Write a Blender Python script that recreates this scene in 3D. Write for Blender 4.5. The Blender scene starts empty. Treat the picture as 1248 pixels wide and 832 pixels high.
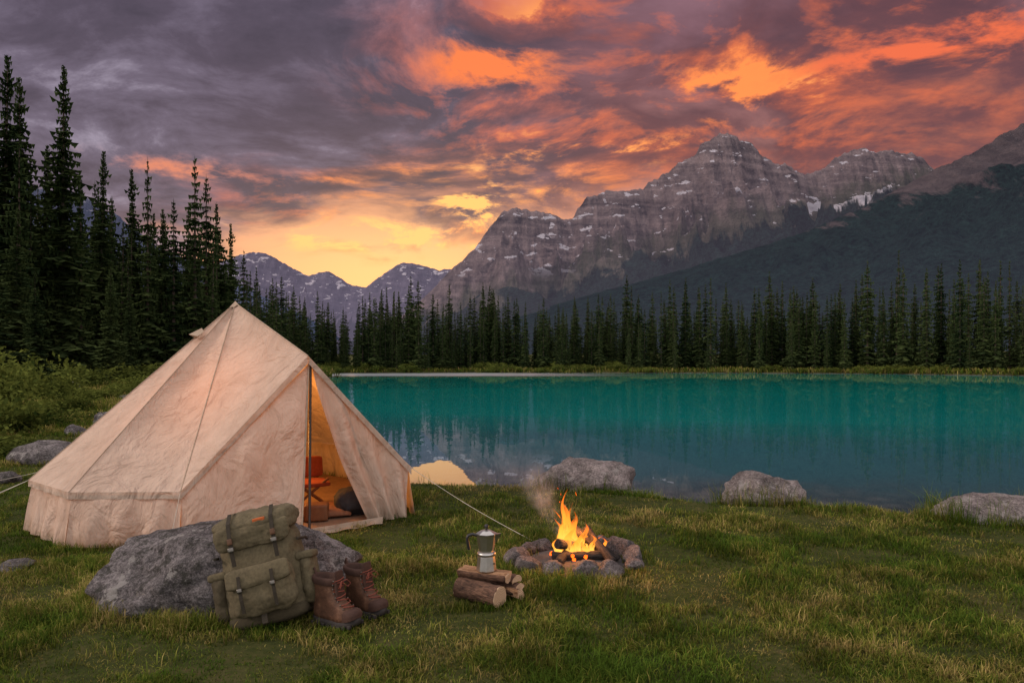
import bpy, bmesh, math, random
import numpy as np
from mathutils import Vector, Matrix, Euler, noise as mn

sc = bpy.context.scene
rng = np.random.default_rng(7)
random.seed(7)
F = 832.0; H = 1.5; HY = 445.0

# ------------------------------------------------------------------ helpers
def link(ob, parent=None):
    sc.collection.objects.link(ob)
    if parent is not None: ob.parent = parent
    return ob
def empty(name, loc=(0,0,0), rot=(0,0,0)):
    e = bpy.data.objects.new(name, None); e.location = loc; e.rotation_euler = rot
    e.empty_display_size = .1
    return link(e)
def mesh_np(name, V, faces_idx, loop_starts, loop_tot):
    me = bpy.data.meshes.new(name)
    V = np.asarray(V, dtype=np.float32)
    me.vertices.add(len(V)); me.vertices.foreach_set('co', V.ravel())
    me.loops.add(len(faces_idx)); me.loops.foreach_set('vertex_index', np.asarray(faces_idx, dtype=np.int32))
    me.polygons.add(len(loop_starts))
    me.polygons.foreach_set('loop_start', np.asarray(loop_starts, dtype=np.int32))
    me.polygons.foreach_set('loop_total', np.asarray(loop_tot, dtype=np.int32))
    me.update(calc_edges=True)
    return me
def grid_mesh(name, X, Y, Z):
    ny, nx = X.shape
    V = np.stack([X, Y, Z], -1).reshape(-1, 3)
    i = np.arange(ny*nx).reshape(ny, nx)
    q = np.stack([i[:-1,:-1], i[:-1,1:], i[1:,1:], i[1:,:-1]], -1).reshape(-1, 4)
    n = len(q)
    me = mesh_np(name, V, q.ravel(), np.arange(n)*4, np.full(n, 4))
    me.polygons.foreach_set('use_smooth', np.ones(n, dtype=bool))
    return me
def from_py(name, V, Fc, mat=None, smooth=True, parent=None):
    me = bpy.data.meshes.new(name); me.from_pydata([tuple(v) for v in V], [], Fc); me.update()
    for p in me.polygons: p.use_smooth = smooth
    ob = bpy.data.objects.new(name, me)
    if mat: me.materials.append(mat)
    return link(ob, parent)
def setcol(me, cols, name='Col'):
    a = me.attributes.new(name, 'FLOAT_COLOR', 'POINT')
    c = np.ones((len(cols), 4), dtype=np.float32); c[:, :3] = cols
    a.data.foreach_set('color', c.ravel())

_p = rng.permutation(256); _p = np.concatenate([_p, _p, _p])
_ga = rng.random(256)*2*np.pi
def perlin(x, y):
    xi = np.floor(x).astype(int); yi = np.floor(y).astype(int)
    xf = x-xi; yf = y-yi
    u = xf**3*(xf*(xf*6-15)+10); v = yf**3*(yf*(yf*6-15)+10)
    def g(ix, iy, fx, fy):
        h = _p[(_p[ix & 255]+iy) & 255]; a = _ga[h]
        return np.cos(a)*fx+np.sin(a)*fy
    a = g(xi, yi, xf, yf); b = g(xi+1, yi, xf-1, yf); c = g(xi, yi+1, xf, yf-1); d = g(xi+1, yi+1, xf-1, yf-1)
    return ((a*(1-u)+b*u)*(1-v)+(c*(1-u)+d*u)*v)*1.5
def fbm(x, y, o=5, g=.5):
    s = 0; a = 1; f = 1
    for k in range(o):
        s = s+a*perlin(x*f+k*17.3, y*f+k*9.1); a *= g; f *= 2.03
    return s
def ridged(x, y, o=5, g=.5):
    s = 0; a = 1; f = 1; w = 1
    for k in range(o):
        n = 1-np.abs(perlin(x*f+k*13.7, y*f+k*5.3))*1.6
        n = np.clip(n, 0, 1)**2*w; w = np.clip(n*1.6, 0, 1)
        s = s+a*n; a *= g; f *= 2.1
    return s

# ------------------------------------------------------------------ node helpers
class NT:
    def __init__(s, tree): s.t = tree; s.n = tree.nodes; s.l = tree.links
    def new(s, ty, **kw):
        n = s.n.new(ty)
        for k, v in kw.items(): setattr(n, k, v)
        return n
    def put(s, sock, v):
        if v is None: return
        if isinstance(v, bpy.types.NodeSocket): s.l.new(v, sock)
        else:
            if hasattr(sock, 'default_value'):
                try: sock.default_value = v
                except Exception:
                    sock.default_value = tuple(v)+(1.0,) if len(v) == 3 else v[:3]
    def m(s, op, a, b=None, c=None, clamp=False):
        n = s.new('ShaderNodeMath', operation=op, use_clamp=clamp)
        s.put(n.inputs[0], a); s.put(n.inputs[1], b)
        if c is not None: s.put(n.inputs[2], c)
        return n.outputs[0]
    def v(s, op, a, b=None, scale=None):
        n = s.new('ShaderNodeVectorMath', operation=op)
        s.put(n.inputs[0], a)
        if b is not None: s.put(n.inputs[1], b)
        if scale is not None: s.put(n.inputs['Scale'], scale)
        return n.outputs['Value'] if op in ('LENGTH', 'DOT_PRODUCT', 'DISTANCE') else n.outputs[0]
    def mr(s, v, a, b, c=0., d=1., smooth=True):
        n = s.new('ShaderNodeMapRange', interpolation_type='SMOOTHSTEP' if smooth else 'LINEAR')
        for i, x in enumerate((v, a, b, c, d)): s.put(n.inputs[i], x)
        return n.outputs[0]
    def mix(s, f, a, b, mode='MIX'):
        n = s.new('ShaderNodeMix', data_type='RGBA', blend_type=mode)
        s.put(n.inputs[0], f); s.put(n.inputs[6], a if isinstance(a, bpy.types.NodeSocket) else tuple(a)+(1.,))
        s.put(n.inputs[7], b if isinstance(b, bpy.types.NodeSocket) else tuple(b)+(1.,))
        return n.outputs[2]
    def noise(s, vec, scale, detail=5, rough=.5, dist=0., col=False):
        n = s.new('ShaderNodeTexNoise'); s.put(n.inputs['Vector'], vec)
        n.inputs['Scale'].default_value = scale; n.inputs['Detail'].default_value = detail
        n.inputs['Roughness'].default_value = rough; n.inputs['Distortion'].default_value = dist
        return n.outputs['Color' if col else 'Fac']
    def vor(s, vec, scale, feature='F1'):
        n = s.new('ShaderNodeTexVoronoi', feature=feature); s.put(n.inputs['Vector'], vec)
        n.inputs['Scale'].default_value = scale
        return n
    def ramp(s, f, stops, interp='LINEAR'):
        n = s.new('ShaderNodeValToRGB'); s.put(n.inputs[0], f); cr = n.color_ramp; cr.interpolation = interp
        while len(cr.elements) < len(stops): cr.elements.new(.5)
        for e, (p, c) in zip(cr.elements, stops): e.position = p; e.color = tuple(c)+(1.,)
        return n.outputs[0]
    def comb(s, x, y, z):
        n = s.new('ShaderNodeCombineXYZ')
        for i, q in enumerate((x, y, z)): s.put(n.inputs[i], q)
        return n.outputs[0]
    def sep(s, v):
        n = s.new('ShaderNodeSeparateXYZ'); s.put(n.inputs[0], v); return n.outputs
    def bump(s, h, strength=.5, dist=.01):
        n = s.new('ShaderNodeBump'); s.put(n.inputs['Height'], h)
        n.inputs['Strength'].default_value = strength; n.inputs['Distance'].default_value = dist
        return n.outputs[0]
def mat(name):
    m = bpy.data.materials.new(name); m.use_nodes = True
    nt = NT(m.node_tree); b = nt.n['Principled BSDF']; b.inputs['Specular IOR Level'].default_value = .3
    return m, nt, b
def simple(name, col, rough=.7, metal=0., nscale=30, namp=.25, bumpd=.002, bstr=.4, spec=.3, coords='Object'):
    m, nt, b = mat(name)
    tc = nt.new('ShaderNodeTexCoord').outputs[coords]
    n = nt.noise(tc, nscale, 6, .6)
    n2 = nt.noise(tc, nscale*.15, 3)
    f = nt.m('ADD', nt.m('MULTIPLY', n, .6), nt.m('MULTIPLY', n2, .4))
    lo = tuple(max(0, c*(1-namp*1.6)) for c in col); hi = tuple(c*(1+namp*1.6) for c in col)
    nt.put(b.inputs['Base Color'], nt.ramp(f, [(.25, lo), (.75, hi)]))
    b.inputs['Roughness'].default_value = rough; b.inputs['Metallic'].default_value = metal
    b.inputs['Specular IOR Level'].default_value = spec
    nt.put(b.inputs['Normal'], nt.bump(n, bstr, bumpd))
    return m

# ------------------------------------------------------------------ WORLD
w = bpy.data.worlds.new("World"); sc.world = w; w.use_nodes = True
try: w.cycles.sampling_method = 'NONE'
except Exception as ex: print(ex)
nt = NT(w.node_tree); bg = nt.n['Background']; out = nt.n['World Output']
D = nt.new('ShaderNodeTexCoord').outputs['Generated']
dx, dy, dz = nt.sep(D)
zc = nt.m('MAXIMUM', dz, 0.0)
zz = nt.m('ADD', zc, .20)
px_ = nt.m('DIVIDE', dx, zz); py_ = nt.m('DIVIDE', dy, zz)
P = nt.comb(px_, py_, 0.0)
def dirp(px, py):
    v = Vector(((px-624)/F, 1, (HY-py)/F)); v.normalize(); return v
def blob(px, py, rx, rz, soft=0.0):
    c = dirp(px, py)
    d = nt.v('SUBTRACT', D, tuple(c)); d = nt.v('MULTIPLY', d, (F/rx, F/max(rx, rz), F/rz))
    return nt.mr(nt.v('LENGTH', d), 1.0, soft, 0., 1.)
wn = nt.noise(P, 1.3, 2, .5, col=True)
warp = nt.v('MULTIPLY', nt.v('SUBTRACT', wn, (.5, .5, .5)), (.5, .5, 0))
P2 = nt.v('ADD', nt.v('MULTIPLY', P, (1.0, 1.15, 1)), warp)
N1 = nt.noise(P2, 1.25, 7, .55)
N1b = nt.noise(nt.v('ADD', P2, (-.05, .16, 0)), 1.25, 6, .55)
Ns = nt.noise(nt.v('ADD', P2, (3.1, 7.7, 0)), 4.6, 7, .64)
Nsb = nt.noise(nt.v('ADD', P2, (3.08, 7.77, 0)), 4.6, 5, .64)
base = nt.ramp(zc, [(0., (1.15, .54, .22)), (.10, (1.05, .43, .20)), (.18, (.80, .32, .21)), (.28, (.42, .165, .14)), (.42, (.26, .12, .15)), (1., (.25, .22, .30))])
sunb = blob(480, 330, 360, 120)
base = nt.mix(nt.m('MULTIPLY', sunb, .75), base, (1.3, .68, .25))
leftp = nt.mr(dx, -.25, -.6, 0, 1)
base = nt.mix(nt.m('MULTIPLY', leftp, .45), base, (.50, .27, .26))
UL = blob(190, 60, 600, 250, .35); UR = blob(1180, 30, 430, 240, .2)
MID = blob(360, 150, 240, 80, .2); LOW = nt.mr(zc, .12, .27, 0, 1)
bias = nt.m('ADD', nt.m('MULTIPLY', UL, .20), nt.m('MULTIPLY', UR, .13))
bias = nt.m('ADD', bias, nt.m('MULTIPLY', MID, .10))
bias = nt.m('ADD', bias, nt.m('MULTIPLY', LOW, .06))
bias = nt.m('SUBTRACT', bias, nt.m('MULTIPLY', blob(400, 320, 330, 110, .2), .11))
dens = nt.m('ADD', N1, bias)
cm = nt.mr(dens, .49, .64)
fine = nt.m('ADD', nt.m('MULTIPLY', Ns, .5), nt.m('MULTIPLY', N1, .5))
darkL = nt.ramp(fine, [(.36, (.042, .035, .060)), (.48, (.080, .063, .10)), (.56, (.145, .118, .175)), (.66, (.38, .33, .43))])
darkR = nt.ramp(fine, [(.36, (.070, .034, .052)), (.50, (.15, .054, .064)), (.64, (.42, .12, .08))])
rt = nt.mr(dx, -.12, .22, 0, 1)
dark = nt.mix(rt, darkL, darkR)
lowc = nt.mr(zc, .22, .08)
dark = nt.mix(nt.m('MULTIPLY', lowc, .6), dark, (.42, .19, .17))
sky = nt.mix(nt.m('MULTIPLY', cm, .96), base, dark)
lit = nt.m('MULTIPLY', nt.m('SUBTRACT', N1, N1b), 6.5, clamp=True)
lit2 = nt.m('MULTIPLY', nt.m('SUBTRACT', Ns, Nsb), 5.5, clamp=True)
litm = nt.m('ADD', nt.m('MULTIPLY', lit, nt.mr(Ns, .36, .60, .2, 1.)), nt.m('MULTIPLY', lit2, .45), clamp=True)
cov = nt.m('MULTIPLY', nt.mr(dens, .44, .54), nt.mr(dens, .88, .70))
warm = nt.m('MAXIMUM', blob(760, 110, 370, 170, .35), blob(560, 245, 380, 100, .3))
warm = nt.m('MAXIMUM', warm, nt.m('MULTIPLY', blob(1040, 80, 340, 130, .3), .9))
litf = nt.m('MULTIPLY', nt.m('MULTIPLY', litm, cov), warm)
litc = nt.mix(nt.m('MAXIMUM', nt.mr(litf, .45, 1.), blob(570, 250, 320, 80, .1)), (1.0, .19, .05), (1.25, .45, .11))
sky = nt.mix(litf, sky, litc)
def streak(px, py, rx, rz, col, k, lo=.42, hi=.6):
    global sky
    b = blob(px, py, rx, rz, 0.)
    f = nt.m('MULTIPLY', nt.mr(nt.m('ADD', Ns, nt.m('MULTIPLY', b, .12)), lo+.12, hi+.14), nt.m('MULTIPLY', b, k), clamp=True)
    sky = nt.mix(f, sky, col)
streak(570, 250, 70, 66, (1.35, .62, .17), 2.6)
streak(720, 186, 230, 22, (1.25, .42, .10), 2.6)
streak(600, 80, 130, 50, (1.0, .22, .06), 1.6)
streak(900, 105, 130, 55, (1.15, .30, .07), 2.2)
streak(1120, 60, 200, 50, (.9, .16, .06), 1.4)
streak(230, 208, 150, 22, (.75, .24, .14), 1.2)
streak(480, 290, 260, 34, (1.35, .62, .2), 2.2)
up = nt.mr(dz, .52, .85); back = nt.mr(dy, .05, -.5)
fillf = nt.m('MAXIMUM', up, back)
sky = nt.mix(fillf, sky, (1.08, 1.0, 1.02))  # brighter sky added overhead and behind the camera as fill light
below = nt.mr(dz, 0.0, -.08)
sky = nt.mix(below, sky, (.10, .09, .08))
st = nt.new('ShaderNodeTexSky', sky_type='NISHITA'); st.sun_disc = False
st.sun_elevation = math.radians(2.5); st.sun_rotation = math.radians(-8)
skyn = nt.v('SCALE', st.outputs[0], scale=.012)
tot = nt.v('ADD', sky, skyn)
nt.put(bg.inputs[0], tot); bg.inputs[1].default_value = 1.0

# ------------------------------------------------------------------ lake & ground
LAKE = np.array([(-1.5,9.45),(-3.2,12.5),(-6.5,25),(-14,50),(-26,90),(-36,130),(-38,152),(-10,160),(30,158),(60,150),(80,135),(88,115),
 (110,105),(150,95),(170,60),(140,10),(60,0),(20,4.6),(9,6.7),(5.4,7.35),(3.4,7.75),(1.73,8.4),(-.26,9.2)], float)
def lake_sd(x, y):
    x = np.asarray(x, float); y = np.asarray(y, float)
    d = np.full(x.shape, 1e18); ins = np.zeros(x.shape, bool)
    n = len(LAKE)
    for i in range(n):
        ax, ay = LAKE[i]; bx, by = LAKE[(i+1) % n]
        ex, ey = bx-ax, by-ay
        t = np.clip(((x-ax)*ex+(y-ay)*ey)/(ex*ex+ey*ey), 0, 1)
        dd = (x-ax-t*ex)**2+(y-ay-t*ey)**2
        d = np.minimum(d, dd)
        c = ((ay > y) != (by > y)) & (x < ex*(y-ay)/(ey if ey != 0 else 1e-9)+ax)
        ins ^= c
    d = np.sqrt(d)
    s = np.where(ins, -d, d)
    dist = np.hypot(x, y)
    s = s+fbm(x*.9, y*.9, 4)*np.clip(dist*.02, .24, 1.0)+fbm(x*.05, y*.05, 3)*np.clip((dist-20)*.05, 0, 5)
    return s
def sstep(a, b, x):
    t = np.clip((x-a)/(b-a), 0, 1); return t*t*(3-2*t)
def ground_z(x, y):
    s = lake_sd(x, y); dist = np.hypot(x, y)
    wdt = np.clip(.55+dist*.02, .5, 4)
    z = -.36+.36*sstep(0, 1, s/wdt)
    z = np.where(s < 0, -.36+s*.18, z); z = np.maximum(z, -3.0)
    land = sstep(.2, 2, s)
    z = z+land*(fbm(x*.35, y*.35, 4)*.035+fbm(x*3, y*3, 3)*.008)
    z = z+land*sstep(18, 90, dist)*(np.clip(fbm(x*.03, y*.03, 3), -.3, 1)*.6+.35)
    z = z+sstep(10, 300, s)*8*sstep(60, 200, dist)
    return z
a = math.asinh(12000/3.0)
t = np.linspace(-a, a, 521)
gx = np.sinh(t)*3; gy = np.sinh(t)*3+6
X, Y = np.meshgrid(gx, gy)
Z = ground_z(X, Y)
me = grid_mesh('ground', X, Y, Z)
g = link(bpy.data.objects.new('ground', me))
m, nt, b = mat('grassy_soil')
pos = nt.new('ShaderNodeNewGeometry').outputs['Position']
n1 = nt.noise(pos, 1.1, 6, .65); n2 = nt.noise(pos, 14, 6, .7); n3 = nt.noise(pos, 90, 3, .7)
c = nt.ramp(nt.m('ADD', nt.m('MULTIPLY', n1, .5), nt.m('MULTIPLY', n2, .5)), [(.35, (.024, .032, .009)), (.5, (.050, .060, .015)), (.60, (.085, .080, .028)), (.70, (.11, .075, .042))])
pz = nt.sep(pos)[2]
mud = nt.mr(nt.m('ADD', pz, nt.m('MULTIPLY', nt.m('SUBTRACT', n2, .5), .12)), -.13, -.25)
c = nt.mix(mud, c, nt.ramp(n3, [(.3, (.04, .034, .028)), (.7, (.12, .105, .09))]))
nt.put(b.inputs['Base Color'], c); b.inputs['Roughness'].default_value = .95; b.inputs['Specular IOR Level'].default_value = .1
nt.put(b.inputs['Normal'], nt.bump(nt.m('ADD', n2, n3), .8, .02))
me.materials.append(m)

# water
m, nt, b = mat('lake_water')
pos = nt.new('ShaderNodeNewGeometry').outputs['Position']
sx, sy, sz = nt.sep(pos)
pv = nt.v('MULTIPLY', pos, (1, .55, 1))
wv = nt.noise(pv, 1.6, 3, .55); wv2 = nt.noise(pv, .18, 2, .5)
band = nt.m('MULTIPLY', nt.mr(sy, 95, 125), nt.mr(nt.m('ADD', sx, nt.m('MULTIPLY', nt.noise(pos, .03, 2), 20)), 50, 5))
hgt = nt.m('ADD', nt.m('MULTIPLY', wv, .5), nt.m('MULTIPLY', wv2, 1.5))
bn = nt.new('ShaderNodeBump'); nt.put(bn.inputs['Height'], hgt); bn.inputs['Strength'].default_value = .05; bn.inputs['Distance'].default_value = .05
dnear = nt.m('SUBTRACT', sy, nt.m('SUBTRACT', 9.2, nt.m('MULTIPLY', nt.m('MAXIMUM', sx, 0.), .3)))
dn = nt.m('ADD', dnear, nt.m('MULTIPLY', nt.m('SUBTRACT', nt.noise(pos, .5, 4), .5), 2.5))
stones = nt.vor(nt.v('ADD', pos, nt.v('SCALE', nt.noise(pos, 3, 2, col=True), scale=.3)), 3.2).outputs['Distance']
shal = nt.ramp(stones, [(.0, (.12, .115, .11)), (.5, (.060, .065, .068)), (.8, (.035, .042, .05))])
patch_ = nt.m('MULTIPLY', nt.m('SUBTRACT', nt.noise(nt.v('MULTIPLY', pos, (.4, 1, 1)), .06, 3), .5), .3)
deep = nt.ramp(nt.m('ADD', nt.m('MULTIPLY', dn, .0125), patch_), [(0., (.040, .075, .095)), (.10, (.020, .12, .145)), (.22, (.005, .25, .24)), (.5, (.004, .31, .27)), (1., (.004, .27, .225))])
col = nt.mix(nt.mr(dn, .3, 3.5), shal, deep)
df = nt.new('ShaderNodeBsdfDiffuse'); nt.put(df.inputs[0], col)
gl = nt.new('ShaderNodeBsdfGlossy'); nt.put(gl.inputs['Roughness'], nt.m('ADD', .008, nt.m('MULTIPLY', band, .3)))
gl.inputs['Color'].default_value = (.92, .98, 1, 1)
nt.put(gl.inputs['Normal'], bn.outputs[0])
fr = nt.new('ShaderNodeFresnel'); fr.inputs['IOR'].default_value = 1.33
ff = nt.m('ADD', nt.m('MULTIPLY', fr.outputs[0], .72), .20)
ff = nt.m('ADD', ff, nt.m('MULTIPLY', band, .10), clamp=True)
mx = nt.new('ShaderNodeMixShader'); nt.put(mx.inputs[0], ff); nt.l.new(df.outputs[0], mx.inputs[1]); nt.l.new(gl.outputs[0], mx.inputs[2])
nt.l.new(mx.outputs[0], nt.n['Material Output'].inputs[0])
from_py('lake_water', [(-95, -12, -.3), (210, -12, -.3), (210, 190, -.3), (-95, 190, -.3)], [(0, 1, 2, 3)], m, False)

# ------------------------------------------------------------------ mountains
def mountain_mat(name, rock_lo, rock_hi, forest, tree_z, tree_w, snow_z, snow_amt, haze, haze_f, zmax, strata=1.0, green=None, fields=(), tslope=0.):
    m, nt, b = mat(name)
    geo = nt.new('ShaderNodeNewGeometry'); pos = geo.outputs['Position']
    x, y, z = nt.sep(pos)
    n1 = nt.noise(pos, .003, 5, .6); n2 = nt.noise(pos, .014, 6, .7); n3 = nt.noise(pos, .06, 4, .7)
    sp = nt.comb(nt.m('MULTIPLY', x, .0015), nt.m('MULTIPLY', y, .0015), nt.m('ADD', nt.m('MULTIPLY', nt.m('ADD', z, nt.m('MULTIPLY', x, .10)), .019), nt.m('MULTIPLY', n1, 1.2)))
    st = nt.noise(sp, 1.0, 4, .65)
    gull = nt.noise(nt.v('MULTIPLY', pos, (.014, .0025, .0030)), 1.0, 5, .65)
    f = nt.m('ADD', nt.m('MULTIPLY', st, .34*strata), nt.m('MULTIPLY', n2, .34+.34*(1-strata)))
    f = nt.m('ADD', f, nt.m('MULTIPLY', gull, .32))
    rock = nt.ramp(f, [(.38, rock_lo), (.5, tuple((p+q)/2 for p, q in zip(rock_lo, rock_hi))), (.60, rock_hi)])
    nz = nt.sep(geo.outputs['Normal'])[2]
    th = nt.m('ADD', z, nt.m('MULTIPLY', nt.m('SUBTRACT', gull, .5), tree_w*3.2))
    th = nt.m('ADD', th, nt.m('MULTIPLY', nt.m('SUBTRACT', n1, .5), tree_w*3))
    if tslope: th = nt.m('SUBTRACT', th, nt.m('MULTIPLY', x, tslope))
    ff = nt.mr(th, tree_z+tree_w*.25, tree_z-tree_w*.25)
    fcol = nt.ramp(nt.m('ADD', nt.m('MULTIPLY', n3, .6), nt.m('MULTIPLY', n2, .4)), [(.38, tuple(c*.25 for c in forest)), (.62, tuple(c*1.9 for c in forest))])
    if green:
        talus = nt.mr(nz, .62, .80)
        rock = nt.mix(nt.m('MULTIPLY', talus, .55), rock, tuple(c*.95 for c in rock_hi))
        gf = nt.m('MULTIPLY', nt.mr(th, tree_z+tree_w*1.8, tree_z+tree_w*.2), .65)
        rock = nt.mix(gf, rock, green)
    c = nt.mix(ff, rock, fcol)
    sn = nt.noise(nt.comb(nt.m('MULTIPLY', x, .010), nt.m('MULTIPLY', y, .004), nt.m('MULTIPLY', z, .020)), 1., 5, .6)
    sv = nt.m('ADD', sn, nt.m('MULTIPLY', nz, .12))
    for (fx, fz, rx, rz) in fields:
        dd = nt.v('LENGTH', nt.comb(nt.m('DIVIDE', nt.m('SUBTRACT', x, fx), rx), nt.m('DIVIDE', nt.m('SUBTRACT', z, fz), rz), 0.))
        sv = nt.m('ADD', sv, nt.mr(dd, 1.3, .3, 0, .26))
    sf = nt.m('MULTIPLY', nt.mr(sv, .725-snow_amt, .75-snow_amt), nt.mr(z, snow_z, snow_z*1.25))
    sf = nt.m('MULTIPLY', sf, nt.m('SUBTRACT', 1., ff))
    c = nt.mix(sf, c, (.70, .66, .72))
    nt.put(b.inputs['Base Color'], c); b.inputs['Roughness'].default_value = .95; b.inputs['Specular IOR Level'].default_value = .05
    nt.put(b.inputs['Normal'], nt.bump(nt.m('ADD', nt.m('ADD', f, n3), nt.m('MULTIPLY', gull, .8)), 1., 50))
    em = nt.new('ShaderNodeEmission'); em.inputs[0].default_value = tuple(haze)+(1,); em.inputs[1].default_value = 1  # distance haze painted into the surface as a glow, denser towards the base
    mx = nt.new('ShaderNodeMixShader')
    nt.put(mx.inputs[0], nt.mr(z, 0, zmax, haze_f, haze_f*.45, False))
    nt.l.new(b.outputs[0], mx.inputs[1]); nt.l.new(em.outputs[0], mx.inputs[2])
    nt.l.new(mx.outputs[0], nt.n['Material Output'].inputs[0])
    return m

def mountain(name, sky, Yr, Yb, material, nx=700, ny=260, rib=.22, cliff=.35, power=1.35, lam=500, seed=0, snoise=.012, lowrib=.5):
    sky = np.array(sky, float)
    xw = (sky[:, 0]-624)/F*Yr; hw = (HY-sky[:, 1])/F*Yr+H
    xs = np.linspace(xw[0], xw[-1], nx)
    Hx = np.interp(xs, xw, hw)
    k = np.ones(5)/5; Hs = np.convolve(np.pad(Hx, 2, mode='edge'), k, 'valid')
    ts = np.concatenate([np.linspace(-.35, 0, ny//8, endpoint=False), np.linspace(0, 1, ny)**1.15])
    X, T = np.meshgrid(xs, ts)
    Yd = Yr-(Yr-Yb)*T
    Tp = np.clip(T, 0, 1)
    hh = np.tile(Hs, (len(ts), 1))
    prof = (1-Tp)**power
    cl = 1-cliff*sstep(0, .16, Tp)*(1-Tp)
    z = hh*prof*cl
    X0 = X+seed*991
    hk = np.clip(hh/hh.max(), 0, 1)
    wx = fbm(X0/lam*.7, Yd/lam*.5, 3)*lam*.5
    r = ridged((X0+wx)/lam, Yd/(lam*2.2)+seed, 6, .52)
    rs = ridged((X0+wx)/lam, Yd/(lam*2.2)+seed, 2, .4)
    mixl = sstep(.25, .6, Tp)
    amp = sstep(0.0, .22, Tp)*sstep(1.0, .75, Tp)
    z = z+((r-.75)*(1-mixl)+(rs-.6)*mixl*lowrib)*rib*hh.max()*.55*amp*(.35+.65*prof)*hk
    z = z+fbm(X0/lam*3, Yd/lam*1.3, 5)*hh*.05*(.2+amp*(1-.7*mixl))
    z = z*(1+snoise*fbm(X0/lam*9, Yd/lam*6, 4)*(Tp < .3)*1.0)
    z = z+fbm(X0/lam*14, Yd/lam*0.4, 3)*hh*.008*sstep(.4, .0, Tp)
    step = hh.max()*.05; zt = z+X*.06
    led = (np.round(zt/step)*step-zt)*.5*sstep(.45, .2, Tp)*(T >= 0)*sstep(.0, .05, Tp)
    z = z+led*cliff*1.6*hk
    zb = hh*(1+T*1.8)
    z = np.where(T < 0, zb+fbm(X0/lam*3, Yd/lam*1.3, 5)*hh*.05*.2, z)
    z = np.maximum(z, -20)
    z = z-20*sstep(.9, 1., T)
    me = grid_mesh(name, X, Yd, z); me.materials.append(material)
    return link(bpy.data.objects.new(name, me))

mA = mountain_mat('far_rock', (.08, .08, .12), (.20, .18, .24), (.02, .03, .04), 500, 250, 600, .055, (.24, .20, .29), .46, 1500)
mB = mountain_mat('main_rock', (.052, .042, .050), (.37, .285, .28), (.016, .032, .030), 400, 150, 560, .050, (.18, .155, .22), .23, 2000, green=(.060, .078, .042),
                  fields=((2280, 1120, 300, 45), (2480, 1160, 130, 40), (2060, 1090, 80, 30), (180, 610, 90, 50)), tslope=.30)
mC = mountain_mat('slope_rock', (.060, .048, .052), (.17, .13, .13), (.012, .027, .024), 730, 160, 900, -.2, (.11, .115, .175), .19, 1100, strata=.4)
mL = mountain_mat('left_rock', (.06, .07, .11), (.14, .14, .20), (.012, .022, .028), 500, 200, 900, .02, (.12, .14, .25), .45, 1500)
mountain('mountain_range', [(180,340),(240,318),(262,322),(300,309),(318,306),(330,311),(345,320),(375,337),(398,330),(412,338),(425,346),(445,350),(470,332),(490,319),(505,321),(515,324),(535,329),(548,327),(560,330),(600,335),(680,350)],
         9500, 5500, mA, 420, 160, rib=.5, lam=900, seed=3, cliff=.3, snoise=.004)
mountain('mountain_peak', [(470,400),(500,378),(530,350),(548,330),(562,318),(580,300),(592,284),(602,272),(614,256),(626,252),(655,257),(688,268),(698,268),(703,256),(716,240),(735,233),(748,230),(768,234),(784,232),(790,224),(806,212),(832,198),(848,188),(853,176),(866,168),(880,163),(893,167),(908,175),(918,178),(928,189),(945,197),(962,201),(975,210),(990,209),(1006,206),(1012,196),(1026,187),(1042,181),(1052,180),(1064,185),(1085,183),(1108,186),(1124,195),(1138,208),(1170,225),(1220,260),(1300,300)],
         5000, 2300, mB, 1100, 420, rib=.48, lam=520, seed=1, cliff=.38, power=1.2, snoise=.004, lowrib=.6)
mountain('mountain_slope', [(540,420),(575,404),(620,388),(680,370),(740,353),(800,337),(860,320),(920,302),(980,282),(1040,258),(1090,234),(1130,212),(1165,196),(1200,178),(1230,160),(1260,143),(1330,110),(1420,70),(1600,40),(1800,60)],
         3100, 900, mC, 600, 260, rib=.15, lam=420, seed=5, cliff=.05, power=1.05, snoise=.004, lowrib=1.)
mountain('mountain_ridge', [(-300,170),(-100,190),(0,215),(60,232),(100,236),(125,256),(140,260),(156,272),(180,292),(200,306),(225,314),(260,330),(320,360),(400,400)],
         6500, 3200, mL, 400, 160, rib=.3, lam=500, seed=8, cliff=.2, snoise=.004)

# ------------------------------------------------------------------ spruces
def foliage_mat(name, lo, hi, trans=.25):
    m, nt, b = mat(name)
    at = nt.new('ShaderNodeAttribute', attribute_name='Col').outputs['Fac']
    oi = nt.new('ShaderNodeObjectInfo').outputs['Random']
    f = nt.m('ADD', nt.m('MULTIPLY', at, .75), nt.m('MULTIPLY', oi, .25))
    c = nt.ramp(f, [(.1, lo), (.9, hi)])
    df = nt.new('ShaderNodeBsdfDiffuse'); nt.put(df.inputs[0], c)
    if trans <= 0:
        nt.l.new(df.outputs[0], nt.n['Material Output'].inputs[0]); return m
    tr = nt.new('ShaderNodeBsdfTranslucent'); nt.put(tr.inputs[0], c)
    mx = nt.new('ShaderNodeMixShader'); mx.inputs[0].default_value = trans
    nt.l.new(df.outputs[0], mx.inputs[1]); nt.l.new(tr.outputs[0], mx.inputs[2])
    nt.l.new(mx.outputs[0], nt.n['Material Output'].inputs[0])
    return m
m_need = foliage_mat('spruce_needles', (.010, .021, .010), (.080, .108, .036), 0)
m_bark = simple('spruce_bark', (.07, .05, .04), .95, nscale=4)

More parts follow.
